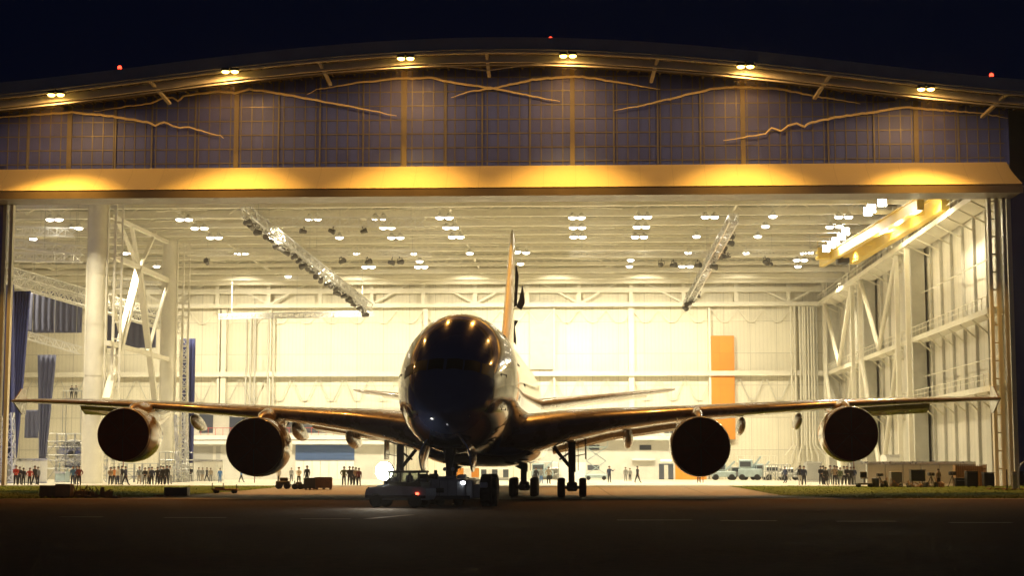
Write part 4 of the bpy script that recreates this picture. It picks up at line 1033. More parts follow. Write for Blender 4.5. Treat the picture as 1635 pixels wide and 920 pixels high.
b = MB(); b.cbox(-1.30, .62, -1.2, 7.2, .42, 1.48, .10); b.cbox(.63, 1.02, -1.0, 7.0, .42, 1.42, .06); b.build('body', M['veh'], tug)
b = MB(); b.cbox(1.03, 1.38, -.8, .9, .46, 1.18, .05); b.build('side_box', M['grey_board'], tug)
b = MB(); b.cbox(-2.05, -1.31, -1.0, 1.3, 1.0, 1.50, .06); b.cbox(1.39, 1.80, -.9, 1.3, 1.0, 1.30, .05); b.build('mudguard', M['veh'], tug)
for x in (-1.72, 1.68):
    tyre(.86, .62, (x, .1, .86), tug); tyre(.86, .62, (x, 5.4, .86), tug)
tyre(.80, .35, (2.08, .5, .80), tug)
b = MB(); b.cbox(-.9, .1, -.9, .9, 1.485, 1.62, .05); b.cbox(.2, .62, -1.0, .1, 1.485, 1.72, .05); b.build('deck_cover', M['veh'], tug)
b = MB(); b.tube((-1.0,-.7,1.48), (-1.0,-.7,1.95), .11, .09, 12); b.build('exhaust', M['black'], tug, smooth=True)
for k in range(4): MB().box(-1.2+k*.45, -1.2+k*.45+.02, -1.215, -1.2, .5, 1.4).build('panel_gap', M['black'], tug)
b = MB(); b.cbox(.38, .66, -1.22, -1.02, 1.18, 1.36, .03); h = b.build('headlight', M['darkmetal'], tug)
b = MB(); b.lathe([(-1.28,.02),(-1.26,.06),(-1.22,.085)], (.52, 0, 1.27), 'y', 16, sx=1.6); b.build('lens', M['e_head'], h, smooth=True)
b = MB(); b.box(-1.1, -.5, -1.23, -1.2, .75, 1.0); b.build('grille', M['black'], tug)
b = MB(); b.beam((-1.25,-1.3,.5),(.9,-1.3,.5),.16,.2); b.build('bumper', M['darkmetal'], tug)
# the car with the work lamp
cw = on_ground(641, 89.0)
car = empty('utility_car', cw, radians(-14), 'low grey open utility car with green windowed cab carrying a blazing white work lamp', 'car')
b = MB()
body = [(-1.72,.42),(1.5,.40),(1.62,.6),(1.62,.98),(1.45,1.06),(.1,1.12),(-1.2,1.05),(-1.66,.98),(-1.74,.7)]
b.prism(body, -.85, .95, 'y'); b.build('body', M['veh2'], car)
b = MB(); b.prism([(-1.2,1.06),(.05,1.13),(.1,1.28),(-1.1,1.16)], -.7, .8, 'y'); b.build('bonnet', M['veh2'], car)
cab = [(-.42,1.14),(1.32,1.08),(1.28,1.30),(-.5,1.35)]
b = MB(); b.prism(cab, -.78, .86, 'y')
for x in (-.48,.18,.72,1.20):
    for y in (-.76,.78): b.beam((x, y, 1.3), (x*.96+.02, y*.96, 1.84), .08, .07)
b.cbox(-.55, 1.28, -.78, .82, 1.80, 1.93, .05); b.build('cab', M['cabin'], car)
b = MB(); b.cbox(-.5,-.1,-.6,-.1,1.05,1.6,.08); b.cbox(.4,.7,-.6,-.1,1.3,1.7,.08); b.build('seat', M['black'], car)
for y in (-.74, .76): MB().box(-.42, 1.15, y-.01, y+.01, 1.34, 1.80).build('side_glass', M['glass_thin'], car)
MB().box(-.53, -.50, -.68, .70, 1.34, 1.80).build('windscreen', M['glass_thin'], car)
for x in (-1.12, .98):
    for y in (-.80, .84): tyre(.36, .26, (x, y, .36), car, 'y')
b = MB(); b.beam((-1.70,-.88,.55),(1.6,-.88,.55),.08,.16); b.build('sill', M['black'], car)
MB().cbox(1.05, 1.22, -.90, -.855, .66, .78, .02).build('tail_light', M['e_tail'], car)
b = MB(); b.beam((-1.62,-.6,1.0),(-1.62,.7,1.0),.1,.12); b.build('bumper', M['black'], car)
b = MB(); b.tube((-.92,0,1.12), (-.92,0,1.75), .04); b.lathe([(-.02,.50),(.12,.52),(.40,.30),(.45,.1)], (-.92,-.1,1.90), 'y', 32); lm = b.build('work_lamp', M['darkmetal'], car, smooth=True)
b = MB(); b.lathe([(-.22,.04),(-.19,.22),(-.10,.40),(-.03,.48)], (-.92,-.1,1.90), 'y', 32); b.build('lens', M['e_work'], lm, smooth=True)
L = bpy.data.lights.new('work_light', 'SPOT'); L.energy = 420; L.color = (1,.80,.52); L.spot_size = radians(95); L.spot_blend = .8; L.shadow_soft_size = .3
o = bpy.data.objects.new('work_light', L); C.objects.link(o); o.location = cw + Vector((-.95, -.55, 1.9)); o.rotation_euler = Vector((.05,-1,-.30)).to_track_quat('-Z','Y').to_euler()

# ================================================================== THINGS ON THE APRON
def item(name, px, d, label, cat, group=None, rz=0): return empty(name, on_ground(px, d), rz, label, cat, group)
rr = random.Random(11)
def crate(px, d, w, dd, h, m, label, slats=True, cat='crate', name='wooden_crate', rz=0, group=None):
    r = item(name, px, d, label, cat, group, rz); MB().cbox(-w/2, w/2, -dd/2, dd/2, .12, h, .03).build('box', m, r)
    b = MB(); n = max(2, int(w/.7))
    if slats:
        for k in range(n+1): x = -w/2+w*k/n; b.box(x-.05, x+.05, -dd/2-.04, -dd/2-.003, .1, h+.02)
        b.box(-w/2-.03, w/2+.03, -dd/2-.06, -dd/2-.041, h-.14, h+.03); b.box(-w/2-.03, w/2+.03, -dd/2-.06, -dd/2-.041, .12, .24)
        b.build('batten', m, r)
    b = MB()
    for x in (-w/2+.1, 0, w/2-.1): b.box(x-.06, x+.06, -dd/2, dd/2, 0, .118)
    b.build('runner', M['wood'], r); return r
def heap(px, d, w, h, m, label, name='debris_pile', cat='pile', seed=1, group=None):
    r = item(name, px, d, label, cat, group); q = random.Random(seed)
    for k in range(7):
        b = MB(); x = q.uniform(-w/2, w/2)*.8; ww = q.uniform(.15, .35)*w; hh = h*q.uniform(.3, 1)*(1-abs(x)/w)
        Mx = Matrix.Translation((x, q.uniform(-.5, .5), hh*.5)) @ Matrix.Rotation(q.uniform(-.35, .35), 4, 'Y') @ Matrix.Rotation(q.uniform(0, 3), 4, 'Z')
        b.cbox(-ww/2, ww/2, -ww*.4, ww*.4, -hh*.5, hh*.5, .06, M=Mx); b.build('piece', m[k % len(m)], r, smooth=False)
    b = MB()
    for k in range(6): x = q.uniform(-w/2, w/2); b.beam((x, q.uniform(-.6,.6), .05), (x+q.uniform(-.8,.8), q.uniform(-.6,.6), h*q.uniform(.5,1.1)), .06)
    b.build('timber', M['wood'], r); return r
crate(80, 119, 1.15, 1.2, .85, M['sack'], 'brown slatted crate at the left end of the pallet pile', rz=.1)
crate(104, 118.5, .95, 1.2, .95, M['plywood'], 'brown wooden crate in the middle of the pallet pile at left')
heap(130, 119, 1.7, .85, [M['sack'], M['plywood'], M['sack']], 'heap of timber and sacks beside the brown crate at left', seed=2)
heap(162, 119.5, 1.6, .8, [M['sack'], M['wood'], M['sack']], 'straw coloured heap of sacks right end of the pallet pile at left', seed=4)
heap(184, 118, .6, .2, [M['tarp'], M['galv']], 'small low heap of rags right of the pallet pile', seed=6)
r = item('equipment_case', 283, 124, 'black flat topped case alone on the left grass strip', 'case'); b = MB(); b.cbox(-.82,.82,-.5,.5,.05,.68,.05); b.build('shell', M['black'], r)
b = MB(); b.box(-.84,.84,-.52,.52,.44,.47); b.box(-.84,-.78,-.53,.53,.1,.69); b.box(.78,.84,-.53,.53,.1,.69); b.build('edging', M['darkmetal'], r)
heap(262, 124, 1.2, .14, [M['galv'], M['tarp']], 'thin flat scraps lying left of the black case', seed=9)
r = item('flat_trolley', 360, 132, 'low empty flat trolley with corner posts on the left grass', 'trolley'); b = MB(); b.cbox(-.98,.98,-.5,.5,.22,.36,.03); b.build('deck', M['wood'], r)
for x in (-.95, -.1, .95): MB().tube((x,-.45,.36),(x,-.45,.82 if x < 0 else .7),.035,n=6).build('post', M['darkmetal'], r)
for x in (-.7,.7):
    for y in (-.45,.45): tyre(.16,.1,(x,y,.16),r,'y')
b = MB(); b.cbox(-.8,-.1,-.3,.3,.365,.5,.03); b.build('load', M['tarp'], r)
def machine(px, d, w, h, label, seed, name='generator', cat='generator', m='tarp'):
    r = item(name, px, d, label, cat); q = random.Random(seed)
    b = MB(); b.cbox(-w/2,w/2,-.4,.4,.3,h*.7,.06); b.build('body', M[m], r)
    b = MB(); b.cbox(-w*.2,w*.35,-.3,.3,h*.7+.003,h,.05); b.tube((-w*.35,0,h*.6),(-w*.35,0,h*1.15),.05); b.build('engine_cover', M['black'], r)
    b = MB(); b.beam((w*.5,0,.4),(w*.8,0,.25),.06); b.build('tow_bar', M['darkmetal'], r)
    for x in (-w*.3,w*.3):
        for y in (-.42,.42): tyre(.24,.16,(x,y,.24),r,'y')
    return r
machine(452, 142, 1.15, .95, 'dark small generator on wheels left of the brown boxes', 1)
machine(476, 141, .8, .62, 'low dark hand truck just left of the brown boxes', 2, 'hand_truck', 'hand truck')
crate(495, 140, .85, 1.0, .95, M['tarp'], 'dark square crate at the left end of the brown boxes')
crate(517, 140.5, 1.35, 1.0, 1.0, M['wood'], 'reddish brown box with upright boards left of the nose gear', slats=True)
# right hand equipment row
def chair_on_cart(px, d):
    r = item('camera_dolly', px, d, 'small flat dolly with a seat on top, leftmost of the right equipment row', 'dolly')
    b = MB(); b.cbox(-.65,.65,-.45,.45,.22,.38,.03); b.build('platform', M['tarp'], r)
    b = MB(); b.cbox(-.3,.3,-.25,.25,.75,.85,.03); b.cbox(-.3,.3,.2,.28,.85,1.35,.03); b.build('seat', M['black'], r)
    b = MB(); b.tube((0,0,.38),(0,0,.75),.05); b.build('column', M['darkmetal'], r)
    for x in (-.5,.5):
        for y in (-.4,.4): tyre(.14,.1,(x,y,.14),r,'y')
chair_on_cart(1380, 146)
r = item('drum', 1398, 146, 'short dark drum between the dolly and the cable heap', 'drum'); b = MB(); b.lathe([(0,.28),(.02,.32),(.3,.31),(.32,.33),(.6,.31),(.78,.32),(.8,.27)], (0,0,0), 'z', 20); b.build('shell', M['tarp'], r, smooth=True); MB().tube((.1,0,.8),(.1,0,.86),.05).build('cap', M['darkmetal'], r)
heap(1414, 146, 1.0, .85, [M['tarp'], M['black'], M['galv']], 'heap of cables and stands left of the open crate', 'equipment_heap', seed=12)
crate(1430, 147, .95, 1.0, 1.35, M['grey_board'], 'upright grey case with open lid left of the covered mounds', slats=False, name='flight_case', cat='case')
heap(1447, 146, 1.6, .6, [M['tarp']], 'low tarpaulin covered mound beneath the dark cabinet', 'covered_mound', seed=14)
def cabinet(px, d, label):
    r = item('equipment_cabinet', px, d, label, 'cabinet')
    b = MB(); b.cbox(-.62,.62,-.4,.4,.5,1.42,.04); b.build('body', M['tarp'], r)
    b = MB(); b.box(-.66,.66,-.44,.44,1.423,1.5); b.box(.0,.12,-.43,-.405,1.1,1.2); b.build('lid', M['darkmetal'], r)
    for x in (-.5,.5):
        for y in (-.3,.3): MB().beam((x,y,0),(x,y,.498),.07).build('leg', M['darkmetal'], r)
cabinet(1465, 148, 'dark square cabinet on legs among the right equipment')
heap(1477, 146, 1.3, .5, [M['tarp'], M['wood']], 'low brown covered heap right of the dark cabinet', 'covered_mound', seed=17)
heap(1499, 146, 1.1, .85, [M['wood'], M['tarp'], M['white']], 'mixed heap with pale bag right of the low brown heap', 'equipment_heap', seed=19)
def tripod(px, d, h, label):
    r = item('camera_tripod', px, d, label, 'tripod')
    for k in range(3):
        a = 2*pi*k/3+.5; MB().beam((.42*cos(a),.42*sin(a),0),(0,0,h*.75),.05).build('leg', M['black'], r)
    b = MB(); b.cbox(-.25,.25,-.35,.35,h*.76,h,.05); b.lathe([(-.6,.11),(-.35,.1)], (0,0,h*.88), 'y', 12); b.build('camera', M['black'], r)
tripod(1521, 145, 1.4, 'large video camera on tripod left of the black bin'); tripod(1405, 149, 1.2, 'small camera tripod behind the short drum'); tripod(1487, 149, 1.25, 'camera tripod behind the low brown heap')
r = item('control_box', 1534, 146, 'waist high black control box between tripod and bin', 'control box'); b = MB(); b.cbox(-.5,.5,-.3,.3,.1,.85,.05); b.build('body', M['black'], r); b = MB(); b.beam((-.4,-.31,.6),(.4,-.31,.6),.04); b.build('handle', M['galv'], r)
r = item('timber_cage', 1549, 151, 'tall open brown timber cage behind the black bin', 'cage'); b = MB()
for k in range(15): b.box(-1.35+k*.19, -1.35+k*.19+.08, -.5, -.45, 0, 1.95+rr.uniform(-.06,.06))
b.build('pales', M['wood'], r); b = MB(); b.box(-1.4,1.4,-.44,-.38,.4,.5); b.box(-1.4,1.4,-.44,-.38,1.5,1.6); b.box(-1.4,-1.3,-.45,.5,0,1.9); b.box(1.3,1.4,-.45,.5,0,1.9); b.box(-1.4,1.4,.45,.5,0,1.8); b.build('frame', M['plywood'], r)
def bin_(px, d, w, h, label, nm='waste_bin'):
    r = item(nm, px, d, label, 'bin'); b = MB(); b.cbox(-w/2,w/2,-.45,.45,.12,h,.05); b.build('body', M['black'], r)
    b = MB(); b.cbox(-w/2-.03,w/2+.03,-.5,.48,h+.003,h+.09,.03); b.build('lid', M['darkmetal'], r)
    for x in (-w*.35,w*.35): tyre(.11,.08,(x,-.35,.11),r,'y')
bin_(1551, 145, .95, 1.35, 'tall black wheeled bin before the timber cage'); bin_(1578, 147, .9, 1.2, 'shorter black bin right of the timber cage by the door post')
def pallet(px, d, w, label):
    r = item('pallet', px, d, label, 'pallet'); b = MB()
    for k in range(6): b.box(-w/2, w/2, -.5+k*.18, -.5+k*.18+.12, .1, .13)
    b.build('slats', M['wood'], r); b = MB()
    for x in (-w/2+.06, 0, w/2-.06): b.box(x-.06, x+.06, -.5, .52, 0, .098)
    b.build('bearer', M['wood'], r)
pallet(1592, 140, 1.5, 'low wooden pallet on the grass by the right door post'); pallet(1618, 139, 1.6, 'second low pallet at the far right edge')
for px, l in ((1620, 'grey post at the right edge beside the bent pipe'),):
    r = item('bollard', px, 142, l, 'bollard'); b = MB(); b.cbox(-.2,.2,-.15,.15,0,1.5,.05); b.build('post', M['grey_board'], r); b = MB(); b.box(-.22,.22,-.17,.17,1.2,1.3); b.build('band', M['galv'], r)
pts = [(0,0,0),(0,0,1.3),(.06,0,1.75),(.22,0,2.1),(.5,0,2.3),(.8,0,2.34)]
b = MB(); b.path(pts, .06, 8); o = b.build('bent_pipe', M['galv'], smooth=True); o.location = on_ground(1627, 141); tag(o, 'bent grey pipe rising at the right edge of the frame', 'pipe')
r = item('bollard', 1608, 143, 'thin dark post just right of the hangar door', 'bollard'); b = MB(); b.tube((0,0,0),(0,0,1.6),.06); b.build('post', M['darkmetal'], r)

# ================================================================== PEOPLE
SK = mat('skin', (.42,.25,.17), .6); HR = mat('hair', (.03,.02,.015), .7)
def person_mesh(pose):
    S = 1.0
    V = {}; E = []; R = {}
    def j(n, p, r, par=None): V[n] = p; R[n] = r; (E.append((par, n)) if par else None)
    st = .10 if pose != 'walk' else .09; sw = .0
    j('pelvis', (0,0,.93), .165); j('waist', (0,.0,1.08), .155, 'pelvis'); j('chest', (0,.0,1.30), .18, 'waist'); j('neckb', (0,0,1.46), .085, 'chest'); j('neck', (0,-.01,1.53), .058, 'neckb')
    j('head0', (0,-.02,1.60), .082, 'neck'); j('head1', (0,-.02,1.69), .098, 'head0'); j('head2', (0,-.005,1.77), .07, 'head1')
    for s, n in ((1,'l'),(-1,'r')):
        if pose == 'walk': ky, ay = (-.14*s, -.05), (-.28*s, 0)
        else: ky, ay = (-.02, 0), (0.0, 0)
        j('hip'+n, (s*.095,0,.87), .115, 'pelvis'); j('knee'+n, (s*(st+.01), ky[0], .49), .082, 'hip'+n); j('ank'+n, (s*(st+.03), ay[0], .09), .058, 'knee'+n); j('toe'+n, (s*(st+.06), ay[0]-.17, .045), .04, 'ank'+n)
        j('sh'+n, (s*.20,0,1.42), .085, 'chest')
        if pose == 'arms': el, wr = (s*.24,-.04,1.14), (s*.08,-.22,1.10)
        elif pose == 'hip': el, wr = (s*.36,.05,1.18), (s*.20,-.08,1.00)
        elif pose == 'point' and s == 1: el, wr = (s*.34,-.12,1.25), (s*.42,-.36,1.38)
        elif pose == 'walk': el, wr = (s*.25,.10*s,1.15), (s*.26,.10*s-.12,.92)
        else: el, wr = (s*.245,.02,1.14), (s*.26,-.05,.88)
        j('el'+n, el, .062, 'sh'+n); j('wr'+n, wr, .032, 'el'+n)
        d = (Vector(wr)-Vector(el)).normalized(); j('palm'+n, tuple(Vector(wr)+d*.07), .036, 'wr'+n)
    names = list(V); ix = {n: i for i, n in enumerate(names)}
    me = bpy.data.meshes.new('tmp'); me.from_pydata([V[n] for n in names], [(ix[a], ix[c]) for a, c in E], []); ob = bpy.data.objects.new('tmp', me); C.objects.link(ob)
    m = ob.modifiers.new('s', 'SKIN'); m.use_smooth_shade = True
    for n in names:
        sv = me.skin_vertices[0].data[ix[n]]; r = R[n]; sv.radius = (r, r*(.72 if n in ('pelvis','waist','chest') else 1)); sv.use_root = (n == 'pelvis')
        if n in ('chest',): sv.radius = (r*1.1, r*.75)
    ob.modifiers.new('d', 'SUBSURF').levels = 1
    dg = bpy.context.evaluated_depsgraph_get(); ev = ob.evaluated_get(dg); out = bpy.data.meshes.new_from_object(ev); bpy.data.objects.remove(ob)
    # fingers: five tapered pieces rooted in each palm
    b = MB(); b.v = [tuple(v.co) for v in out.vertices]; b.f = [tuple(p.vertices) for p in out.polygons]; b.m = [0]*len(b.f); nb = len(b.f)
    for n in 'lr':
        w, pm = Vector(V['wr'+n]), Vector(V['palm'+n]); d = (pm-w).normalized(); sd = d.cross(Vector((1,0,0)) if abs(d.x) < .8 else Vector((0,0,1))).normalized()
        for k, L in enumerate((.062,.072,.068,.055)):
            q = pm + sd*(-.03+k*.02)+d*.015; b.tube(q, q+d*L+Vector((0,-.012,0)), .010, .007, 5)
        b.tube(w+d*.03+sd*-.025, w+d*.075+sd*-.065, .011, .008, 5)
    for i, f in enumerate(b.f):
        c = sum((Vector(b.v[k]) for k in f), Vector())/len(f)
        hand = i >= nb or any((c-Vector(V['palm'+n])).length < .062 for n in 'lr')
        b.m[i] = 0 if (c.z > 1.515 or hand) else 3 if c.z < .10 else 2 if c.z < .93 and abs(c.x) < .235 and not (c.y < -.1 and c.z > .9 and pose != 'walk') else 1
    # nose and ears
    b.beam((0,-.105,1.665),(0,-.135,1.645),.022,.03, 0)
    for s in (-1,1): b.beam((s*.092,-.01,1.69),(s*.104,.0,1.65),.02,.035, 0)
    for s in (-1,1): b.box(s*.033-.010, s*.033+.010, -.118, -.104, 1.695, 1.703, 3)
    b.box(-.022,.022,-.116,-.10,1.607,1.613,3)
    me = b.mesh('person_body', True); 
    h = MB(); h.lathe([(1.665,.098),(1.72,.112),(1.77,.104),(1.81,.06),(1.825,.01)], (0,.012,0), 'z', 14); hm = h.mesh('hair', True); return me, hm
PM = {}
for p in ('stand','arms','hip','walk','point'): PM[p] = person_mesh(p)
cloth_c = {'dark': (.02,.02,.028), 'black': (.012,.012,.013), 'red': (.42,.05,.04), 'maroon': (.16,.03,.03), 'blue': (.06,.16,.36), 'navy': (.025,.035,.08), 'grey': (.22,.22,.21), 'white': (.65,.64,.6), 'tan': (.32,.25,.17), 'orange': (.6,.22,.06), 'green': (.09,.12,.05)}
CM = {k: cmat('cloth_'+k, v) for k, v in cloth_c.items()}
def person(px, d, top, leg, pose, rz, label, h=1.78, group=None):
    bm_, hm = PM[pose]; o = bpy.data.objects.new('person', bm_); C.objects.link(o)
    if not bm_.materials:
        for k in range(4): bm_.materials.append(None)
    for k, m in enumerate((SK, CM[top], CM[leg], CM['black'])): o.material_slots[k].link = 'OBJECT'; o.material_slots[k].material = m
    hh = bpy.data.objects.new('hair', hm); C.objects.link(hh); hh.parent = o
    if not hm.materials: hm.materials.append(HR)
    p = on_ground(px, d); p.z += .012 if d > 155 else .004
    o.location = p; o.rotation_euler = (0, 0, rz); o.scale = (h/1.825,)*3
    tag(o, label, 'person', group)
G1, G2, G3, G4 = 'people watching at far left', 'people by the outer left engine', 'people beside the brown boxes', 'people standing on the right'
P = [(8,165,'grey','dark','stand',.4,'person in grey at the extreme left edge before the grey partition',G1),
 (25,160,'red','dark','arms',.2,'person in red top with folded arms, leftmost of the two in red',G1),
 (37,161,'dark','black','stand',3.0,'person in dark clothes between the two people in red',G1),
 (47,160,'red','black','hip',.1,'person in bright red top with hands on hips at far left',G1),
 (55,161,'black','dark','walk',1.0,'person in black walking before the white partition',G1),
 (116,162,'blue','navy','stand',0,'person in light blue jacket and navy trousers beside a maroon clad one',G2),
 (126,160,'maroon','black','hip',.3,'broad person in maroon jacket right of the one in blue',G2),
 (176,162,'tan','dark','arms',.2,'person in tan top, leftmost under the outer left engine',G2),
 (188,163,'white','navy','stand',-.5,'person in white shirt and navy trousers under the outer left engine',G2),
 (200,160,'navy','dark','walk',1.3,'person in navy coat striding below the outer left engine',G2),
 (222,170,'grey','tan','stand',0,'person in grey top right of the outer left engine',G2),
 (231,163,'black','grey','arms',.1,'person in black top and grey trousers, leftmost of the dark row',G2),
 (242,162,'navy','black','stand',.2,'person in navy, second of the dark row left of the inner engine',G2),
 (251,163,'dark','black','hip',-.1,'person in dark suit with hands on hips in the dark row',G2),
 (260,162,'black','black','stand',2.8,'person all in black turned away in the dark row',G2),
 (266,163,'black','dark','stand',.3,'person in black at the right end of the dark row',G2),
 (304,210,'dark','grey','arms',0,'distant person in dark top before the white partition',None),
 (317,215,'grey','grey','stand',.4,'distant person in grey, left one of a pair by the partition',None),
 (323,214,'grey','tan','stand',-.4,'distant person in grey and tan, right one of a pair by the partition',None),
 (336,208,'tan','grey','stand',.2,'distant person in tan top in front of the white partition',None),
 (351,190,'blue','blue','stand',.1,'person in blue overalls alone on the floor left of the inner left engine',None),
 (385,195,'blue','dark','walk',1.4,'person in blue walking below the inner left engine',None),
 (445,205,'tan','tan','stand',0,'distant person in tan just right of the inner left engine',None),
 (465,205,'grey','dark','stand',.3,'distant person in grey behind the small white topped one',None),
 (477,160,'white','black','arms',.2,'person in white top beside the dark crate',G3),
 (490,163,'dark','black','stand',.0,'person in dark coat standing behind the brown boxes',G3),
 (549,156,'green','dark','hip',.1,'person in olive jacket, leftmost of four left of the blazing lamp',G3),
 (558,157,'dark','black','stand',.2,'shorter person in dark clothes beside the olive jacket',G3),
 (568,158,'tan','dark','arms',-.3,'person in tan jacket left of the rightmost of four by the lamp',G3),
 (573,155,'maroon','dark','stand',.2,'person in maroon coat nearest the blazing lamp',G3),
 (856,170,'dark','dark','stand',0,'person in dark clothes just right of the body gear wheels',None),
 (864,176,'grey','blue','stand',0,'person in grey top behind the gear',None),
 (876,172,'tan','black','hip',.2,'person in tan jacket left of the wing gear strut',None),
 (973,190,'navy','dark','point',.3,'person in navy raising an arm under the right wing',None),
 (999,215,'grey','grey','stand',0,'distant person in pale grey by the white column',None),
 (1006,214,'grey','dark','stand',0,'distant person in grey and dark by the white column',None),
 (1018,190,'dark','black','walk',1.0,'person in dark clothes walking right of the white column',None),
 (1116,185,'dark','dark','stand',0,'person just below the inner right engine',None),
 (1254,185,'navy','dark','walk',-1.0,'person in navy walking left of the group on the right',None),
 (1278,162,'dark','white','stand',.3,'person in dark jacket and white trousers beside one in navy',G4),
 (1284,161,'navy','black','stand',-.2,'person in navy right beside the white trousers',G4),
 (1311,162,'dark','dark','arms',.2,'person with folded arms in dark, left of the group under the right engine',G4),
 (1319,160,'black','dark','stand',.3,'tall person in black in the group below the outer right engine',G4),
 (1326,164,'grey','grey','stand',-.2,'person in grey between the tall one and the tan jacket',G4),
 (1333,161,'tan','dark','hip',.2,'person in tan jacket with hands on hips on the right',G4),
 (1342,162,'green','grey','stand',.1,'person in olive top below the outer right engine',G4),
 (1348,163,'white','dark','stand',-.3,'person in white top among the group on the right',G4),
 (1353,160,'dark','black','arms',0,'person in dark jacket with folded arms just right of the white top',G4),
 (1359,161,'black','black','stand',.2,'person in black at the right end of the group',G4)]
hr = random.Random(2)
P += [(31,164,'dark','dark','arms',.6,'person in dark clothes with folded arms close behind the leftmost red top',G1),
 (60,166,'grey','black','stand',-.4,'person in grey at the right end of the far left group',G1),
 (122,167,'dark','dark','stand',.8,'person in dark clothes half hidden between the blue and maroon jackets',G2),
 (182,168,'orange','dark','point',.5,'person in orange top raising an arm under the outer left engine',G2),
 (194,165,'dark','grey','hip',-.8,'person in dark top between the white shirt and the navy coat',G2),
 (237,166,'tan','black','stand',1.1,'person in tan half hidden inside the dark row',G2),
 (256,167,'grey','dark','arms',-.5,'person in grey top half hidden inside the dark row',G2),
 (271,168,'white','grey','stand',.4,'person in white top just right of the dark row',G2),
 (330,212,'dark','dark','walk',1.2,'distant person in dark clothes walking between the grey pair and the tan top',None),
 (563,160,'navy','black','stand',-.6,'person in navy half hidden in the middle of the group by the lamp',G3),
 (1315,165,'grey','black','stand',.9,'person in grey half hidden beside the tall one in black',G4),
 (1337,164,'dark','dark','stand',-.7,'person in dark clothes half hidden between the tan and olive jackets',G4),
 (1364,163,'navy','grey','hip',.5,'person in navy with hands on hips just outside the group, nearest the pale wall',G4)]
for (px, d, t, l, po, rz, lab, g) in P: person(px, d, t, l, po, rz, lab, 1.78+hr.uniform(-.14,.12), g)
person(1499, 146.5, 'tan', 'dark', 'stand', .3, 'person half hidden among the equipment on the right', 1.6)
person(116, 185, 'dark', 'dark', 'stand', 0, 'worker standing high on the scaffold below the left wing tip', 1.75)
pp = bpy.data.objects['person'] if False else C.objects[-2]
pq = at_v(116, 636, 44); 
platform = at_v(116, 637, 44).z
for k, (px, c, l) in enumerate(((114,'dark','left of two workers on top of the lift platform over the left wing'),(121,'grey','right of two workers on top of the lift platform over the left wing'))):
    q = at_v(px, 637, 60); w = Hw(*q)
    person(px, 200, c, 'dark', 'stand', .3*k, 'person standing '+l, 1.75)
    o = [x for x in C.objects if x.name.startswith('person') and x.get('label','').endswith(l)][0]; o.location = w
# the high work platform they stand on
q = at_v(118, 637, 60); r = empty('work_platform', Hw(q.x, 60, .512), -YAW_H, 'thin high work platform carrying two people above the outer left wing', 'work platform')
b = MB(); b.box(-1.3,1.3,-.8,.8,q.z-.62,q.z-.515); b.build('deck', M['galv'], r)
for x in (-1.2,1.2):
    for y in (-.7,.7): MB().tube((x,y,0),(x,y,q.z+.5),.06,n=6).build('post', M['galv'], r)
b = MB()
for y in (-.75,.75): b.tube((-1.3,y,q.z+.5),(1.3,y,q.z+.5),.04,n=6)
b.build('rail', M['galv'], r)
o = [x for x in C.objects if x.get('label','') == 'worker standing high on the scaffold below the left wing tip'][0]
for c_ in list(o.children): bpy.data.objects.remove(c_)
bpy.data.objects.remove(o)

# ================================================================== WORLD, CAMERA, RENDER
w = bpy.data.worlds.new('World'); scene.world = w; w.use_nodes = True; nt = w.node_tree; bg = nt.nodes['Background']
tc = nt.nodes.new('ShaderNodeTexCoord'); sp_ = nt.nodes.new('ShaderNodeSeparateXYZ'); cr_ = nt.nodes.new('ShaderNodeValToRGB')
nt.links.new(tc.outputs['Generated'], sp_.inputs[0]); nt.links.new(sp_.outputs['Z'], cr_.inputs[0]); 
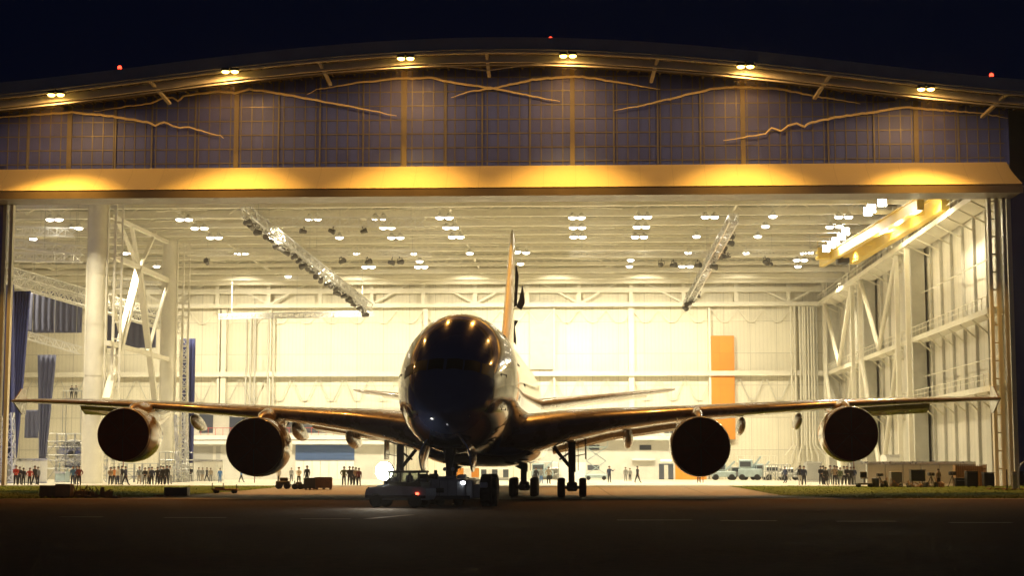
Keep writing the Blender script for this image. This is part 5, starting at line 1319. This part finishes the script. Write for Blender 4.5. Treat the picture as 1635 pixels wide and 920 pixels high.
# fill glow added low in the sky behind camera, for nose, tug and covers
bk = nt.nodes.new('ShaderNodeMapRange'); bk.inputs[1].default_value = .15; bk.inputs[2].default_value = -1; bk.inputs[3].default_value = 0; bk.inputs[4].default_value = 1
nt.links.new(sp_.outputs['Y'], bk.inputs[0]); lo_ = nt.nodes.new('ShaderNodeMapRange'); lo_.inputs[1].default_value = -.05; lo_.inputs[2].default_value = .6; lo_.inputs[3].default_value = 1; lo_.inputs[4].default_value = 0
nt.links.new(sp_.outputs['Z'], lo_.inputs[0]); ml = nt.nodes.new('ShaderNodeMath'); ml.operation = 'MULTIPLY'; nt.links.new(bk.outputs[0], ml.inputs[0]); nt.links.new(lo_.outputs[0], ml.inputs[1])
gv = nt.nodes.new('ShaderNodeVectorMath'); gv.operation = 'SCALE'; gv.inputs[0].default_value = (.080,.078,.095); nt.links.new(ml.outputs[0], gv.inputs['Scale'])
ad = nt.nodes.new('ShaderNodeVectorMath'); nt.links.new(cr_.outputs[0], ad.inputs[0]); nt.links.new(gv.outputs[0], ad.inputs[1]); nt.links.new(ad.outputs[0], bg.inputs[0])
# night air: thin haze that catches the light round the lamps and inside the hall
if HAZE:
    b = MB(); b.box(-420, 420, -80, 420, -1.5, 48); hz_ = b.build('haze', None); hz_['kind'] = 'stuff'
    hm_ = bpy.data.materials.new('haze_air'); hm_.use_nodes = True; n_ = hm_.node_tree; n_.nodes.remove(n_.nodes['Principled BSDF'])
    pv = n_.nodes.new('ShaderNodeVolumePrincipled'); pv.inputs['Color'].default_value = (.95,.95,.95,1); pv.inputs['Density'].default_value = HAZE; pv.inputs['Anisotropy'].default_value = .75
    n_.links.new(pv.outputs[0], n_.nodes['Material Output'].inputs['Volume']); hz_.data.materials.clear(); hz_.data.materials.append(hm_)

cr_.color_ramp.elements[0].position = 0; cr_.color_ramp.elements[0].color = (.0022,.0030,.0070,1); cr_.color_ramp.elements[1].position = .14; cr_.color_ramp.elements[1].color = (.0008,.0015,.0060,1)
bg.inputs[1].default_value = SKY
cam = bpy.data.cameras.new('camera'); cam.sensor_width = 36; cam.lens = 36*F/W0; cam.clip_end = 5000; cam.clip_start = .5
co = bpy.data.objects.new('camera', cam); C.objects.link(co); co.location = CAMP; co.rotation_euler = (pi/2+PITCH, 0, 0); scene.camera = co
scene.view_settings.view_transform = 'Standard'; scene.view_settings.look = 'None'; scene.view_settings.exposure = EXPO; scene.view_settings.gamma = 1
scene.render.engine = 'CYCLES'; cy = scene.cycles
cy.use_denoising = True
try: cy.denoiser = 'OPENIMAGEDENOISE'
except Exception: pass
cy.max_bounces = 6; cy.diffuse_bounces = 4; cy.glossy_bounces = 3; cy.transmission_bounces = 4; cy.sample_clamp_indirect = 6; cy.caustics_reflective = False; cy.caustics_refractive = False
cy.use_adaptive_sampling = True; cy.adaptive_threshold = .02
